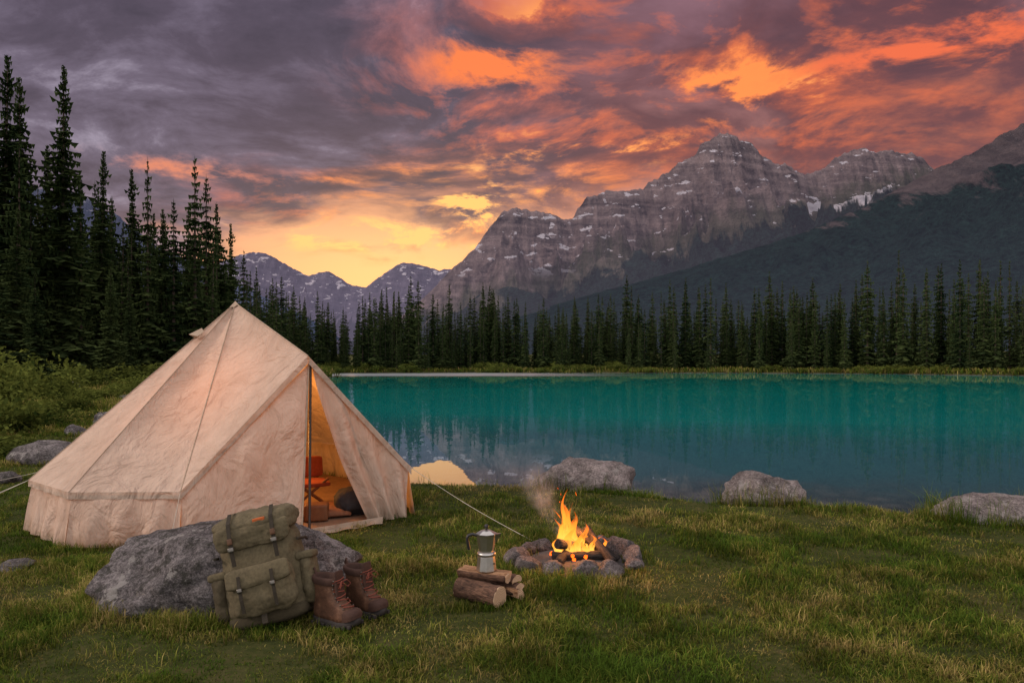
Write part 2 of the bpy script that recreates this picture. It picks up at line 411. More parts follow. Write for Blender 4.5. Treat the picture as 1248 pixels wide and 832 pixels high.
def spruce(seed, whorls, nb, hgt=20., rmax=1.9, bare=.03, fat=1.):
    r = np.random.default_rng(seed)
    V = []; T = []; C = []
    def tri(a, b, c, col):
        i = len(V); V.extend((a, b, c)); T.append((i, i+1, i+2)); C.extend((col,)*3)
    prof_n = r.random(12)
    for k in range(whorls):
        t = bare+(1-bare)*((k+r.random()*.6)/whorls)
        zc = t*hgt
        R = rmax*((1-t)**.72)*(.66+.5*np.interp(t*11, range(12), prof_n))*(.70+.5*r.random())
        R *= min(1, .6+t*3.0)
        R = max(R, .16)
        n = max(4, int(nb*(.6+.4*(1-t))))
        a0 = r.random()*6.28
        for j in range(n):
            if r.random() < .10: continue
            az = a0+j*6.283/n+r.normal()*.25
            L = R*(.5+.7*r.random())
            droop = -.38-.25*(1-t)+r.normal()*.08
            if t > .85: droop = .1+.4*(t-.85)/.15
            ca, sa = math.cos(az), math.sin(az)
            z0 = zc+r.normal()*.06
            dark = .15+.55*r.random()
            ns = 4 if L > .8 else 2
            prev = np.array((0, 0, z0))
            for s in range(1, ns+1):
                u = s/ns
                p = np.array((ca*L*u, sa*L*u, z0+L*(droop*u+.22*u*u)))
                wd = (.30*(1-u*.6)+.10)*min(L, 2.2)*.85*(.7+.6*r.random())*fat+.05
                side = np.array((-sa, ca, 0))
                dvec = p-prev
                dz1 = np.array((0, 0, -.22*wd))
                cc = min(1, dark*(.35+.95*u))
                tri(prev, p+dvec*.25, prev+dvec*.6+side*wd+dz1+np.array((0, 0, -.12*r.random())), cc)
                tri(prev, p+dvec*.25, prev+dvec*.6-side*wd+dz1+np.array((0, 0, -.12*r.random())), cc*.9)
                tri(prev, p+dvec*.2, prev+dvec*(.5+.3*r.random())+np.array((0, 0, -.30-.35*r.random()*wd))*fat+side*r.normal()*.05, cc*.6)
                prev = p
    tri((-.05, 0, hgt*.965), (.05, 0, hgt*.965), (0, 0, hgt*1.01), .4)
    nv = len(V)
    rings = 7; sg = 6; TV = []; TQ = []
    for i in range(rings):
        u = i/(rings-1); rr = .20*(1-u)+.015
        for j in range(sg):
            an = j*6.283/sg; TV.append((rr*math.cos(an), rr*math.sin(an), u*hgt*.99-.3*(i == 0)))
    for i in range(rings-1):
        for j in range(sg):
            TQ.append((nv+i*sg+j, nv+i*sg+(j+1) % sg, nv+(i+1)*sg+(j+1) % sg, nv+(i+1)*sg+j))
    AV = np.array([tuple(v) for v in V]+TV)
    idx = np.concatenate([np.array(T).ravel(), np.array(TQ).ravel()])
    nT, nQ = len(T), len(TQ)
    ls = np.concatenate([np.arange(nT)*3, nT*3+np.arange(nQ)*4]); lt = np.concatenate([np.full(nT, 3), np.full(nQ, 4)])
    me = mesh_np('spruce', AV, idx, ls, lt)
    cols = np.array(C+[.3]*len(TV)); setcol(me, np.stack([cols]*3, 1))
    me.materials.append(m_need); me.materials.append(m_bark)
    mi = np.zeros(nT+nQ, dtype=np.int32); mi[nT:] = 1; me.polygons.foreach_set('material_index', mi)
    return me
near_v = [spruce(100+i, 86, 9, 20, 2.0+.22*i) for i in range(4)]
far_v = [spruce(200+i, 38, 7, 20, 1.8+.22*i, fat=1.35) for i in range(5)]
def put_tree(me, x, y, h, parent=None, name='spruce_tree', wide=1.0):
    ob = bpy.data.objects.new(name, me)
    s = h/20.
    ob.scale = (s*wide, s*wide, s); ob.rotation_euler = (random.gauss(0, .015), random.gauss(0, .015), random.random()*6.28)
    ob.location = (x, y, float(ground_z(np.array([x]), np.array([y]))[0])-.1)
    return link(ob, parent)
NEAR = [(-70,60,46,1.1),(-30,40,50,1.),(2,70,48,1.1),(28,103,54,1.),(76,82,50,1.15),(98,215,64,1.),(121,188,58,1.),
 (165,210,66,1.05),(188,262,76,1),(201,256,72,1.),(216,292,82,1),(232,284,80,1),(266,248,78,1.15),(283,274,84,1.),
 (16,255,40,1.),(45,330,34,1.2),(134,330,46,1.1),(160,345,52,1.1),(-20,200,38,1.1),(56,180,52,1.0)]
for (px, ty, d, wd) in NEAR:
    x = (px-624)/F*d; hh = H+(HY-ty)/F*d
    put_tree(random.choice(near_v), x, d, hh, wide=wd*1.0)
forest = empty('forest')
cnt = 0
def band_forest(n, xr, yr, smin, smax, h0, h1, wide=1.):
    global cnt
    xs = rng.uniform(*xr, n); ys = rng.uniform(*yr, n); s = lake_sd(xs, ys)
    gz = ground_z(xs, ys)
    cl = fbm(xs*.06, ys*.06, 3)
    for x, y, q, zz_, c in zip(xs, ys, s, gz, cl):
        if q < smin or q > smax: continue
        if q < smin+5 and c < -.1: continue
        h = random.uniform(h0, h1)*(.66 if random.random() < .35 else 1)*(1+.22*c)
        if random.random() < .06: h *= 1.2
        if q < smin+3: h *= random.uniform(.45, 1)
        cnt += 1
        ob = bpy.data.objects.new('spruce_%d' % cnt, random.choice(far_v))
        sc_ = h/20; ob.scale = (sc_*wide*random.uniform(.85, 1.2),)*2+(sc_,); ob.rotation_euler = (0, 0, random.random()*6.28)
        ob.location = (x, y, zz_-.2); link(ob, forest)
band_forest(800, (-75, 75), (150, 195), 3, 30, 13, 20)
band_forest(850, (60, 170), (95, 195), 3, 30, 15, 24)
band_forest(900, (-120, -20), (62, 190), 6, 45, 13, 20)
band_forest(160, (-75, -33), (45, 75), 9, 60, 11, 17)
print('forest', cnt)

# ------------------------------------------------------------------ grass
def blades(name, x, y, ln, wd, lean, col, mat_, zoff=0.):
    n = len(x)
    z = ground_z(x, y)-.006+zoff
    a = rng.random(n)*2*np.pi; ca, sa = np.cos(a), np.sin(a)
    b2 = a+np.pi/2+rng.normal(0, .5, n); lx, ly = np.cos(b2)*lean*ln, np.sin(b2)*lean*ln
    wx, wy = ca*wd/2, sa*wd/2
    V = np.empty((n, 5, 3))
    V[:, 0] = np.stack([x-wx, y-wy, z], 1); V[:, 1] = np.stack([x+wx, y+wy, z], 1)
    mx_, my_ = x+lx*.35, y+ly*.35; mz = z+ln*.6
    V[:, 2] = np.stack([mx_+wx*.75, my_+wy*.75, mz], 1); V[:, 3] = np.stack([mx_-wx*.75, my_-wy*.75, mz], 1)
    V[:, 4] = np.stack([x+lx, y+ly, z+ln*np.sqrt(np.clip(1-lean*.5, .2, 1))], 1)
    i = np.arange(n)*5
    idx = np.stack([i, i+1, i+2, i+3, i+3, i+2, i+4], 1).ravel()
    ls = np.stack([np.arange(n)*7, np.arange(n)*7+4], 1).ravel(); lt = np.tile([4, 3], n)
    me = mesh_np(name, V.reshape(-1, 3), idx, ls, lt)
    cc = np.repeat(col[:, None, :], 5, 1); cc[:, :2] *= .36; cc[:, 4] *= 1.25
    setcol(me, cc.reshape(-1, 3)); me.materials.append(mat_)
    return link(bpy.data.objects.new(name, me))
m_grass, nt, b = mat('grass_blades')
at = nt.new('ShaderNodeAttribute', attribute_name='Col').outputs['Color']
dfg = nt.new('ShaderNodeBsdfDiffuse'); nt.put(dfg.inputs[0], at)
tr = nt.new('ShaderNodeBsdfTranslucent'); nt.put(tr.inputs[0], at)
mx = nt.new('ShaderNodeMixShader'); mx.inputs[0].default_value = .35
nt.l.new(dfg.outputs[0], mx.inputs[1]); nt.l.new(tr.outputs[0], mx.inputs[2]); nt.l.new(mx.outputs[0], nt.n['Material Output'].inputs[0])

TENT_POLY = np.array([(-4.3,6.3),(-3.62,5.62),(-2.72,5.78),(-1.83,5.98),(-1.2,6.7),(-1.65,8.5),(-2.6,9.3),(-3.8,9.4),(-4.75,8.1)])
def in_poly(x, y, poly):
    ins = np.zeros(x.shape, bool); n = len(poly)
    for i in range(n):
        ax, ay = poly[i]; bx, by = poly[(i+1) % n]
        ins ^= ((ay > y) != (by > y)) & (x < (bx-ax)*(y-ay)/((by-ay) or 1e-9)+ax)
    return ins
FIRE = (.50, 5.22)
def gcol(x, y, dry_add=0.):
    n = len(x)
    p1 = fbm(x*.8, y*.8, 4); p2 = fbm(x*4+9, y*4, 3)
    dry = np.clip(.36+.50*p1+.45*p2+dry_add+rng.normal(0, .26, n), 0, 1)[:, None]
    gA = np.array((.066, .118, .016)); gB = np.array((.165, .182, .030)); gC = np.array((.38, .29, .11))
    c = np.where(dry < .5, gA+(gB-gA)*dry*2, gB+(gC-gB)*(dry-.5)*2)
    shade = (1+.5*fbm(x*2.2+31, y*2.2, 3))[:, None]
    return c*(.6+.8*rng.random((n, 1)))*shade
N = 450000
y = 2.3*np.exp(rng.random(N)*math.log(13/2.3)); x = rng.uniform(-1, 1, N)*(y*.86+.6)
s = lake_sd(x, y); pn = fbm(x*1.3+4, y*1.3, 4)
bare = np.minimum(np.hypot((x-1.13)/.30, (y-4.02)/.10), np.hypot((x+1.32)/.25, (y-3.62)/.10))
keep = (s > .12) & ~in_poly(x, y, TENT_POLY) & (np.hypot(x-FIRE[0], y-FIRE[1]) > .40) & (rng.random(N) < np.clip(1.1+pn*1.3, .38, 1)) & ((bare > 1) | (rng.random(N) < .25))
x, y, s, pn = x[keep], y[keep], s[keep], pn[keep]
ln = (.018+.032*rng.random(len(x)))*np.clip(1+pn*1.1, .5, 2.1)*(1+.03*y)
tall = rng.random(len(x)) < .02; ln[tall] *= 2.1
ln *= np.where(s < .5, 1.6, 1)
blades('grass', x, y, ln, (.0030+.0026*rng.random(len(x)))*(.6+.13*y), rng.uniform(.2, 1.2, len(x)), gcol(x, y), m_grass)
def tufts(cx, cy, r, n, l0, l1, dry=0.):
    a = rng.random(n)*6.283; q = np.sqrt(rng.random(n))*r
    return cx+np.cos(a)*q, cy+np.sin(a)*q, rng.uniform(l0, l1, n), np.full(n, dry)
T_ = []
xx = rng.uniform(-2.5, 7.5, 1500); yy = rng.uniform(6.3, 11, 1500); ss = lake_sd(xx, yy); pp = fbm(xx*1.7, yy*1.7, 3)
for q in range(1500):
    if .0 < ss[q] < .55 and pp[q] > -.2: T_.append(tufts(xx[q], yy[q], .09, 22, .06, .16+.30*max(0, pp[q])))
ROCKS = [(.98,8.75,.72,.50,.26),(2.85,7.72,.48,.36,.25),(4.75,6.75,.62,.42,.19)]
for (rx, ry, a1, b1, c1) in ROCKS:
    for q in range(70):
        an = random.random()*6.283
        T_.append(tufts(rx+math.cos(an)*a1*1.05, ry+math.sin(an)*b1*1.1, .12, 34, .06, random.choice((.12, .18, .36))))
for q in range(90):
    an = random.uniform(math.pi*.9, 2.1*math.pi)
    T_.append(tufts(-1.87+math.cos(an)*.84, 4.42+math.sin(an)*.52, .08, 30, .04, .13))
for q in range(45):
    an = random.uniform(0, 2*math.pi)
    T_.append(tufts(FIRE[0]+math.cos(an)*.58, FIRE[1]+math.sin(an)*.54, .06, 20, .03, .08))
for q in range(110):
    i = random.randrange(3); A = TENT_POLY[i]; B = TENT_POLY[i+1]; u = random.random()
    T_.append(tufts(A[0]+(B[0]-A[0])*u, A[1]+(B[1]-A[1])*u-.06, .06, 20, .03, .10))
for q in range(420):
    yq = random.uniform(2.6, 7); T_.append(tufts(random.uniform(-.8, .8)*yq, yq, .06, 15, .04, .10))
for q in range(30):
    T_.append(tufts(-.16+random.uniform(-.26, .3), 4.20+random.uniform(-.03, .05), .05, 18, .03, .07))
    T_.append(tufts(-1.3+random.uniform(-.3, .5), 3.78+random.uniform(-.05, .05), .05, 18, .03, .07))
x = np.concatenate([q[0] for q in T_]); y = np.concatenate([q[1] for q in T_]); ln = np.concatenate([q[2] for q in T_])
k = (lake_sd(x, y) > -.02) & ~in_poly(x, y, TENT_POLY); x, y, ln = x[k], y[k], ln[k]
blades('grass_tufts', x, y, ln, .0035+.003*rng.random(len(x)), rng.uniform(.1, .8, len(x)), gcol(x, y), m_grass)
N = 170000
y = 9*np.exp(rng.random(N)*math.log(75/9)); x = rng.uniform(-.95, -.1, N)*y
s = lake_sd(x, y); pn = fbm(x*.5, y*.5, 4)
k = (s > .2) & ~in_poly(x, y, TENT_POLY) & (pn > -.35); x, y, s, pn = x[k], y[k], s[k], pn[k]
blades('meadow_grass', x, y, (.09+.14*rng.random(len(x)))*np.clip(1+pn*1.2, .4, 2.2)*np.clip(.55+y*.02, .5, 1.6), .006*(1+.09*y)*(.7+.6*rng.random(len(x))), rng.uniform(.1, .8, len(x)), gcol(x, y, .12)*1.1, m_grass)
N = 130000
x = rng.uniform(-50, 170, N); y = rng.uniform(85, 172, N); s = lake_sd(x, y); k = (s > .3) & (s < 7); x, y = x[k], y[k]
blades('bank_grass', x, y, .5+.7*rng.random(len(x)), .12+.08*rng.random(len(x)), rng.uniform(.1, .7, len(x)), gcol(x, y, .1)*.9, m_grass)

# ------------------------------------------------------------------ shrubs
m_leaf = foliage_mat('shrub_leaves', (.022, .040, .010), (.18, .21, .045), .3)
def shrub_mesh(seed, n=2400):
    r = np.random.default_rng(seed)
    cl = r.normal(0, 1, (34, 3))*(.42, .42, .26)+(0, 0, .40); cl[:, 2] = np.abs(cl[:, 2])
    ci = r.integers(0, 34, n); p = cl[ci]+r.normal(0, .14, (n, 3)); p[:, 2] = np.abs(p[:, 2])
    s = .024+.034*r.random(n)
    u = r.normal(0, 1, (n, 3)); u /= np.linalg.norm(u, axis=1)[:, None]; v = np.cross(u, r.normal(0, 1, (n, 3))); v /= np.linalg.norm(v, axis=1)[:, None]
    V = np.stack([p-u*s[:, None]*1.4, p+v*s[:, None]*.7, p+u*s[:, None]*1.4, p-v*s[:, None]*.7], 1).reshape(-1, 3)
    SV = []; st = []
    for q in range(34):
        b0 = len(SV); c = cl[q]
        SV += [(-.01, 0, 0), (.01, 0, 0), (c[0]+.004, c[1], c[2]), (c[0]-.004, c[1], c[2])]
        st += [n*4+b0+i for i in range(4)]
    V = np.concatenate([V, np.array(SV)])
    me = mesh_np('shrub', V, np.concatenate([np.arange(n*4), st]), np.arange(n+34)*4, np.full(n+34, 4))
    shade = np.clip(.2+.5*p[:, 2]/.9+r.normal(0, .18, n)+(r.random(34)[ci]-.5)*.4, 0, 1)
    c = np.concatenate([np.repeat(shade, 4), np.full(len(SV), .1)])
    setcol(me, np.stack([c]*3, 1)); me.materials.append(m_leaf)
    return me
SM = [shrub_mesh(i) for i in range(4)]
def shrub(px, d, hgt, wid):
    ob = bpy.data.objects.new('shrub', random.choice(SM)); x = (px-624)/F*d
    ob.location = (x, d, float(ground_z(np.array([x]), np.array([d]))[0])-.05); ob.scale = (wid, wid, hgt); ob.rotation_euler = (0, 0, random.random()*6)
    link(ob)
for a_ in [(-30,14,.95,1.0),(8,15,.9,.9),(50,17,.65,.9),(4,20,1.3,1.3),(84,22,.6,.9),(-30,11,.6,.8),(26,12.0,.36,.6),(120,28,.6,1.3),(60,28,1.0,1.5),(160,33,.7,1.5),(10,28,1.8,1.9),
           (195,40,.8,1.6),(100,40,1.2,2.0),(225,52,1.0,2.2),(150,48,1.2,2.3),(50,42,1.5,2.4),(200,60,1.3,2.6),(260,66,1.2,2.8)]:
    shrub(*a_)
bank = empty('bank_shrubs')
xs = rng.uniform(-60, 165, 1700); ys = rng.uniform(60, 172, 1700); q = lake_sd(xs, ys); gz = ground_z(xs, ys)
nb_ = 0
for x_, y_, s_, z_ in zip(xs, ys, q, gz):
    if 1.5 < s_ < 7:
        ob = bpy.data.objects.new('bush_%d' % nb_, random.choice(SM)); nb_ += 1
        w_ = random.uniform(1.0, 2.4); ob.location = (x_, y_, z_-.1); ob.scale = (w_*1.2, w_*1.2, w_*random.uniform(.5, .9)); link(ob, bank)

# ------------------------------------------------------------------ rocks
def granite(name, lo, hi, lichen=.3):
    m, nt, b = mat(name)
    tc = nt.new('ShaderNodeTexCoord').outputs['Object']
    n1 = nt.noise(tc, 3.5, 6, .65); n2 = nt.noise(tc, 38, 5, .8); n3 = nt.noise(tc, 120, 3, .7)
    f = nt.m('ADD', nt.m('MULTIPLY', n1, .34), nt.m('ADD', nt.m('MULTIPLY', n2, .40), nt.m('MULTIPLY', n3, .26)))
    c = nt.ramp(f, [(.42, lo), (.50, tuple((p+q)/2*.85 for p, q in zip(lo, hi))), (.57, hi)])
    li = nt.m('MULTIPLY', nt.mr(nt.noise(tc, 9, 6, .75), .52, .60), lichen)
    c = nt.mix(li, c, (.045, .046, .034))
    li2 = nt.m('MULTIPLY', nt.mr(nt.noise(nt.v('ADD', tc, (5, 3, 1)), 6, 6, .7), .57, .62), lichen)
    c = nt.mix(li2, c, (.46, .44, .41))
    nt.put(b.inputs['Base Color'], c); b.inputs['Roughness'].default_value = .9; b.inputs['Specular IOR Level'].default_value = .2
    nt.put(b.inputs['Normal'], nt.bump(nt.m('ADD', nt.m('ADD', nt.m('MULTIPLY', n1, 1.6), nt.m('MULTIPLY', n2, .9)), nt.m('MULTIPLY', n3, .3)), 1., .05))
    return m
m_gran = granite('granite', (.055, .050, .050), (.38, .345, .34), .7)
m_gran2 = granite('granite_warm', (.10, .085, .082), (.50, .43, .41), .5)
m_fstone = granite('fire_stone', (.060, .053, .053), (.38, .33, .32), .4)
def rock(name, loc, size, seed, m, sub=5, cuts=7, rough=.12, rot=0., parent=None, dmin=.68):
    r = random.Random(seed)
    bm = bmesh.new(); bmesh.ops.create_icosphere(bm, subdivisions=sub, radius=1.)
    planes = []
    for i in range(cuts):
        v = Vector((r.gauss(0, 1), r.gauss(0, 1), r.gauss(.2, .8))).normalized(); planes.append((v, r.uniform(dmin, .93)))
    o = Vector((seed*3.1, seed*1.7, 0))
    for v in bm.verts:
        c = v.co.copy()
        for n, d in planes:
            e = c.dot(n)-d
            if e > 0: c -= n*e*.88
        k = 1+rough*mn.fractal(c*1.3+o, 1., 2., 3)+rough*.4*mn.fractal(c*4.5+o, .8, 2., 5)
        v.co = Vector((c.x*k*size[0], c.y*k*size[1], c.z*k*size[2]))
    me = bpy.data.meshes.new(name); bm.to_mesh(me); bm.free()
    for p in me.polygons: p.use_smooth = True
    me.materials.append(m); ob = bpy.data.objects.new(name, me); ob.location = loc; ob.rotation_euler = (0, 0, rot)
    return link(ob, parent)
rock('boulder', (-1.84, 4.48, .10), (.82, .52, .385), 5, m_gran, 6, 5, .14, .05, dmin=.78)
rock('boulder', (.98, 8.80, -.02), (.72, .48, .34), 11, m_gran2, 5, 7, .14)
rock('boulder', (2.85, 7.78, -.04), (.50, .38, .35), 14, m_gran2, 5, 8, .14, .4)
rock('boulder', (4.80, 6.78, -.03), (.66, .42, .26), 17, m_gran2, 5, 6, .14)
for i, (px, py, wd, hh) in enumerate([(40,567,72,30),(127,519,30,17),(86,529,28,10),(82,479,26,12),(3,588,26,12),(8,694,44,7),(150,489,24,7),(60,474,20,10),(205,482,20,8),(110,476,16,6)]):
    d = H*F/(py-HY); x = (px-624)/F*d; ww = wd/F*d/2*1.15; h_ = hh/F*d
    rock('boulder', (x, d+ww*.5, h_*.25), (ww, ww*.8, h_*.85), 30+i, m_gran, 4, 7, .14, i)
wet = granite('wet_stone', (.03, .03, .032), (.15, .14, .135), .1)
for i in range(34):
    x = random.uniform(-1.2, 6.5); yb = np.interp(x, [-1.5, -.26, 1.73, 3.4, 5.4, 9], [9.45, 9.2, 8.4, 7.75, 7.35, 6.7])
    sz = random.uniform(.05, .17)
    rock('shore_stone', (x, yb+random.uniform(-.05, .9), -.33), (sz, sz*.8, sz*.55), 60+i, wet, 3, 6, .15, i)

# ------------------------------------------------------------------ tent
m_canvas, nt, b = mat('tent_canvas')
tc = nt.new('ShaderNodeTexCoord').outputs['Object']
n1 = nt.noise(tc, 2.2, 6, .6); n2 = nt.noise(nt.v('MULTIPLY', tc, (1, 1, .35)), 9, 5, .6); n3 = nt.noise(tc, 300, 2, .5)
nw = nt.noise(nt.v('MULTIPLY', tc, (1, 1, .6)), 3.2, 4, .55, 1.6)
c = nt.ramp(nt.m('ADD', nt.m('MULTIPLY', n1, .6), nt.m('MULTIPLY', n2, .4)), [(.3, (.42, .33, .26)), (.7, (.61, .49, .39))])
zt = nt.sep(tc)[2]
dirt = nt.m('MULTIPLY', nt.mr(nt.m('ADD', zt, nt.m('MULTIPLY', nt.m('SUBTRACT', n2, .5), .25)), .16, .0), .5)
c = nt.mix(dirt, c, (.20, .16, .10))
df = nt.new('ShaderNodeBsdfDiffuse'); nt.put(df.inputs[0], c)
tr = nt.new('ShaderNodeBsdfTranslucent'); tr.inputs[0].default_value = (.70, .36, .12, 1)
bp = nt.bump(nt.m('ADD', nt.m('MULTIPLY', n2, .7), nt.m('ADD', nt.m('MULTIPLY', nw, 1.8), nt.m('MULTIPLY', n3, .03))), .75, .065)
nt.put(df.inputs['Normal'], bp)
mx = nt.new('ShaderNodeMixShader'); mx.inputs[0].default_value = .12
nt.l.new(df.outputs[0], mx.inputs[1]); nt.l.new(tr.outputs[0], mx.inputs[2]); nt.l.new(mx.outputs[0], nt.n['Material Output'].inputs[0])
m_seam = simple('tent_seam', (.38, .29, .21), .9)
m_rope = simple('rope', (.50, .46, .38), .9)
m_floor = simple('groundsheet', (.22, .14, .09), .8)
tent = empty('bell_tent', (-3.0, 7.4, 0))
TO = Vector((-3.0, 7.4, 0))
V3 = Vector
def patch(name, c00, c10, c11, c01, nu=28, nv=28, sag=.05, wr=.006, fold=0., foldn=6, seed=0, m=m_canvas, edge=None):
    c00, c10, c11, c01 = map(V3, (c00, c10, c11, c01))
    n = (c10-c00).cross(c01-c00)
    if n.length < 1e-6: n = (c11-c00).cross(c01-c00)
    n.normalize()
    V = []; Fc = []
    for j in range(nv+1):
        t = j/nv
        for i in range(nu+1):
            s = i/nu
            p = (c00*(1-s)+c10*s)*(1-t)+(c01*(1-s)+c11*s)*t
            k = math.sin(math.pi*s)**.8*math.sin(math.pi*min(1, t*.96+.02))**.8 if 0 < s < 1 else 0
            off = -sag*k
            off += wr*mn.noise(V3((p.x*2.2, p.y*2.2, p.z*1.2+seed)))*3*k
            if fold: off += fold*math.sin(s*foldn*6.283+1.2*mn.noise(p*2))*min(1, t*1.6+.1)
            q = p+n*off
            if edge: q += edge(s, t)
            V.append(q-TO)
    for j in range(nv):
        for i in range(nu):
            a_ = j*(nu+1)+i; Fc.append((a_, a_+1, a_+nu+2, a_+nu+1))
    return from_py(name, V, Fc, m, True, tent)
def tube(name, pts, r, m, parent, seg=6, off=V3((0, 0, 0))):
    cu = bpy.data.curves.new(name, 'CURVE'); cu.dimensions = '3D'; cu.bevel_depth = r; cu.bevel_resolution = 2; cu.use_fill_caps = True
    sp = cu.splines.new('POLY'); sp.points.add(len(pts)-1)
    for p, q in zip(sp.points, pts): p.co = (*(V3(q)-off), 1)
    cu.materials.append(m)
    return link(bpy.data.objects.new(name, cu), parent)
AP = V3((-3.08, 7.6, 2.19)); DP = V3((-1.90, 6.36, 1.585)); e = .45
L_ = V3((-4.42, 6.24, e)); F1 = V3((-3.66, 5.63, e)); F2 = V3((-2.77, 5.70, e-.01)); R_ = V3((-1.01, 6.86, .47))
BR = V3((-1.66, 8.5, e)); B1 = V3((-2.6, 9.35, e)); B2 = V3((-3.8, 9.4, e)); BL = V3((-4.78, 8.1, e))
CEN = V3((-3.0, 7.4, .6))
def roof(name, A, B, top=AP, sag=.07, seed=0, wr=.006):
    n = (B-top).cross(A-top); n.normalize()
    s = sag if n.dot(top*.34+A*.33+B*.33-CEN) > 0 else -sag
    return patch(name, top, top, B, A, 36, 36, sag=s, seed=seed, wr=wr)
for nm, A, B, sg in [('roof_panel_1', L_, F1, .05), ('roof_panel_2', F1, F2, .06), ('roof_panel_5', R_, BR, .05), ('roof_panel_6', BR, B1, .05), ('roof_panel_7', B1, B2, .05), ('roof_panel_8', B2, BL, .05), ('roof_panel_9', BL, L_, .05)]:
    roof(nm, A, B, sag=sg, wr=.014)
roof('roof_panel_3', F2, DP, sag=.06, seed=3, wr=.018)
roof('roof_panel_4', DP, R_, sag=.04, seed=4, wr=.012)
ins = .03
def wl(A):
    d = (CEN-A); d.z = 0; d.normalize(); return V3((A.x, A.y, A.z-.015))+d*ins
def wb(A, o=.03):
    d = (A-CEN); d.z = 0; d.normalize(); return V3((A.x, A.y, 0.0))+d*o
ringp = [R_, BR, B1, B2, BL, L_, F1, F2]
for i in range(len(ringp)-1):
    A, B = ringp[i], ringp[i+1]
    patch('wall_panel_%d' % i, wl(A), wl(B), wb(B), wb(A), 30, 12, sag=.03, wr=.025, fold=.018, foldn=3.5, seed=i)
    up = V3((0, 0, .004))
    patch('eave_%d' % i, A+up, B+up, B+V3((0, 0, -.055)), A+V3((0, 0, -.055)), 20, 2, sag=0, wr=0, fold=.006, foldn=4, seed=i+30)
DPw = DP+V3((-.005, .05, -.07)); F2w = wl(F2); DBL = V3((-1.83, 5.95, .0)); F2b = wb(F2, .0)
patch('front_panel', DPw, F2w, F2b, DBL, 40, 40, sag=-.06, wr=.030, fold=.016, foldn=2.5, seed=9)
Rw = wl(R_); Rb = V3((-1.03, 6.78, 0)); DBR = V3((-1.36, 6.50, 0))
def bul(s, t): return V3((-.04, -.05, 0))*(1-s)*math.sin(math.pi*t)*1.
patch('door_flap', DPw+V3((.02, 0, 0)), Rw, Rb, DBR, 44, 40, sag=-.02, wr=.02, fold=.045, foldn=3.2, seed=12, edge=bul)
patch('inner_door', DPw+V3((.03, .05, -.02)), DPw+V3((.16, .12, -.16)), V3((-1.2, 6.72, .02)), V3((-1.5, 6.75, .35)), 16, 20, sag=0, wr=.02, fold=.02, foldn=2, seed=15)
def strip(name, A, B, drop, n=20):
    patch(name, A, B, B+drop, A+drop, n, 2, 0, 0, fold=.004, foldn=4)
strip('gable_hem', DP+V3((0, -.005, .002)), F2+V3((0, -.005, .002)), V3((-.0, .0, -.07)))
strip('gable_hem_2', DP+V3((.005, -.005, .002)), R_+V3((.0, -.005, .0)), V3((.0, 0, -.07)))
for i, A in enumerate([L_, F1, F2, DP, R_, BR]):
    tube('seam_%d' % i, [AP.lerp(A, k/14)+V3((0, 0, .003)) for k in range(15)], .0055 if i > 1 else .004, m_seam, tent, off=TO)
tube('door_edge', [DPw.lerp(DBL, k/10)+V3((0, -.012, 0)) for k in range(11)], .008, m_seam, tent, off=TO)
fl = [wb(q, -.03)+V3((0, 0, .025)) for q in (F2, F1, L_, BL, B2, B1, BR)]+[Rb+V3((-.05, .05, .025)), DBR+V3((0, 0, .025)), DBL+V3((0, 0, .025))]
from_py('groundsheet', [q-TO for q in fl], [tuple(range(len(fl)))], m_floor, False, tent)
sa_, sb_ = DBL+V3((-.02, -.03, 0)), DBR+V3((.12, -.04, 0))
patch('door_sill', sa_+V3((0, .1, .05)), sb_+V3((0, .1, .05)), sb_+V3((.02, -.02, .01)), sa_+V3((0, -.02, .01)), 20, 5, sag=-.02, wr=.01, fold=.008, foldn=3)
m_pole = simple('tent_pole', (.06, .05, .045), .5, .3)
tube('centre_pole', [(-3.08, 7.6, 0), (-3.08, 7.6, 2.17)], .018, m_pole, tent, off=TO)
tube('door_pole', [DP+V3((0.0, .08, -.04)), DBL+V3((.04, .08, .0))], .012, m_pole, tent, off=TO)
cap = [AP+V3((0, 0, .025))]+[AP+(q-AP).normalized()*.09+V3((0, 0, .012)) for q in (L_, F1, F2, DP, R_, BR, B1, B2, BL)]
from_py('apex_cap', [q-TO for q in cap], [(0, i, i+1) for i in range(1, 9)]+[(0, 9, 1)], m_seam, False, tent)
vp = AP.lerp(L_, .19).lerp(AP.lerp(F1, .19), .15)
dd = (L_-AP).normalized()
from_py('roof_vent', [q-TO for q in (vp+V3((-.01, -.01, .04)), vp+dd*.10+V3((-.06, -.04, .035)), vp+dd*.11+V3((.06, -.08, .02)), vp+dd*.02+V3((.05, -.06, .01)), vp+dd*.10+V3((0, 0, -.01)))], [(0, 1, 2, 3), (0, 4, 1), (1, 4, 2), (2, 4, 3)], m_seam, False, tent)
def guy(A, B, sagv=.03):
    pts = []
    for k in range(9):
        u = k/8; p = V3(A).lerp(V3(B), u); p.z -= sagv*math.sin(math.pi*u); pts.append(p)
    tube('guy_rope', pts, .0024, m_rope, tent, off=TO)
    tube('peg', [V3(B)+V3((0, 0, -.05)), V3(B)+V3((.01, -.01, .05))], .006, m_pole, tent, off=TO)
guy(F2, (-2.66, 5.22, 0)); guy(L_, (-5.6, 5.9, 0.)); guy(L_, (-5.25, 5.1, 0)); guy(R_, (.22, 5.75, 0.)); guy(BL, (-6.8, 8.3, 0))
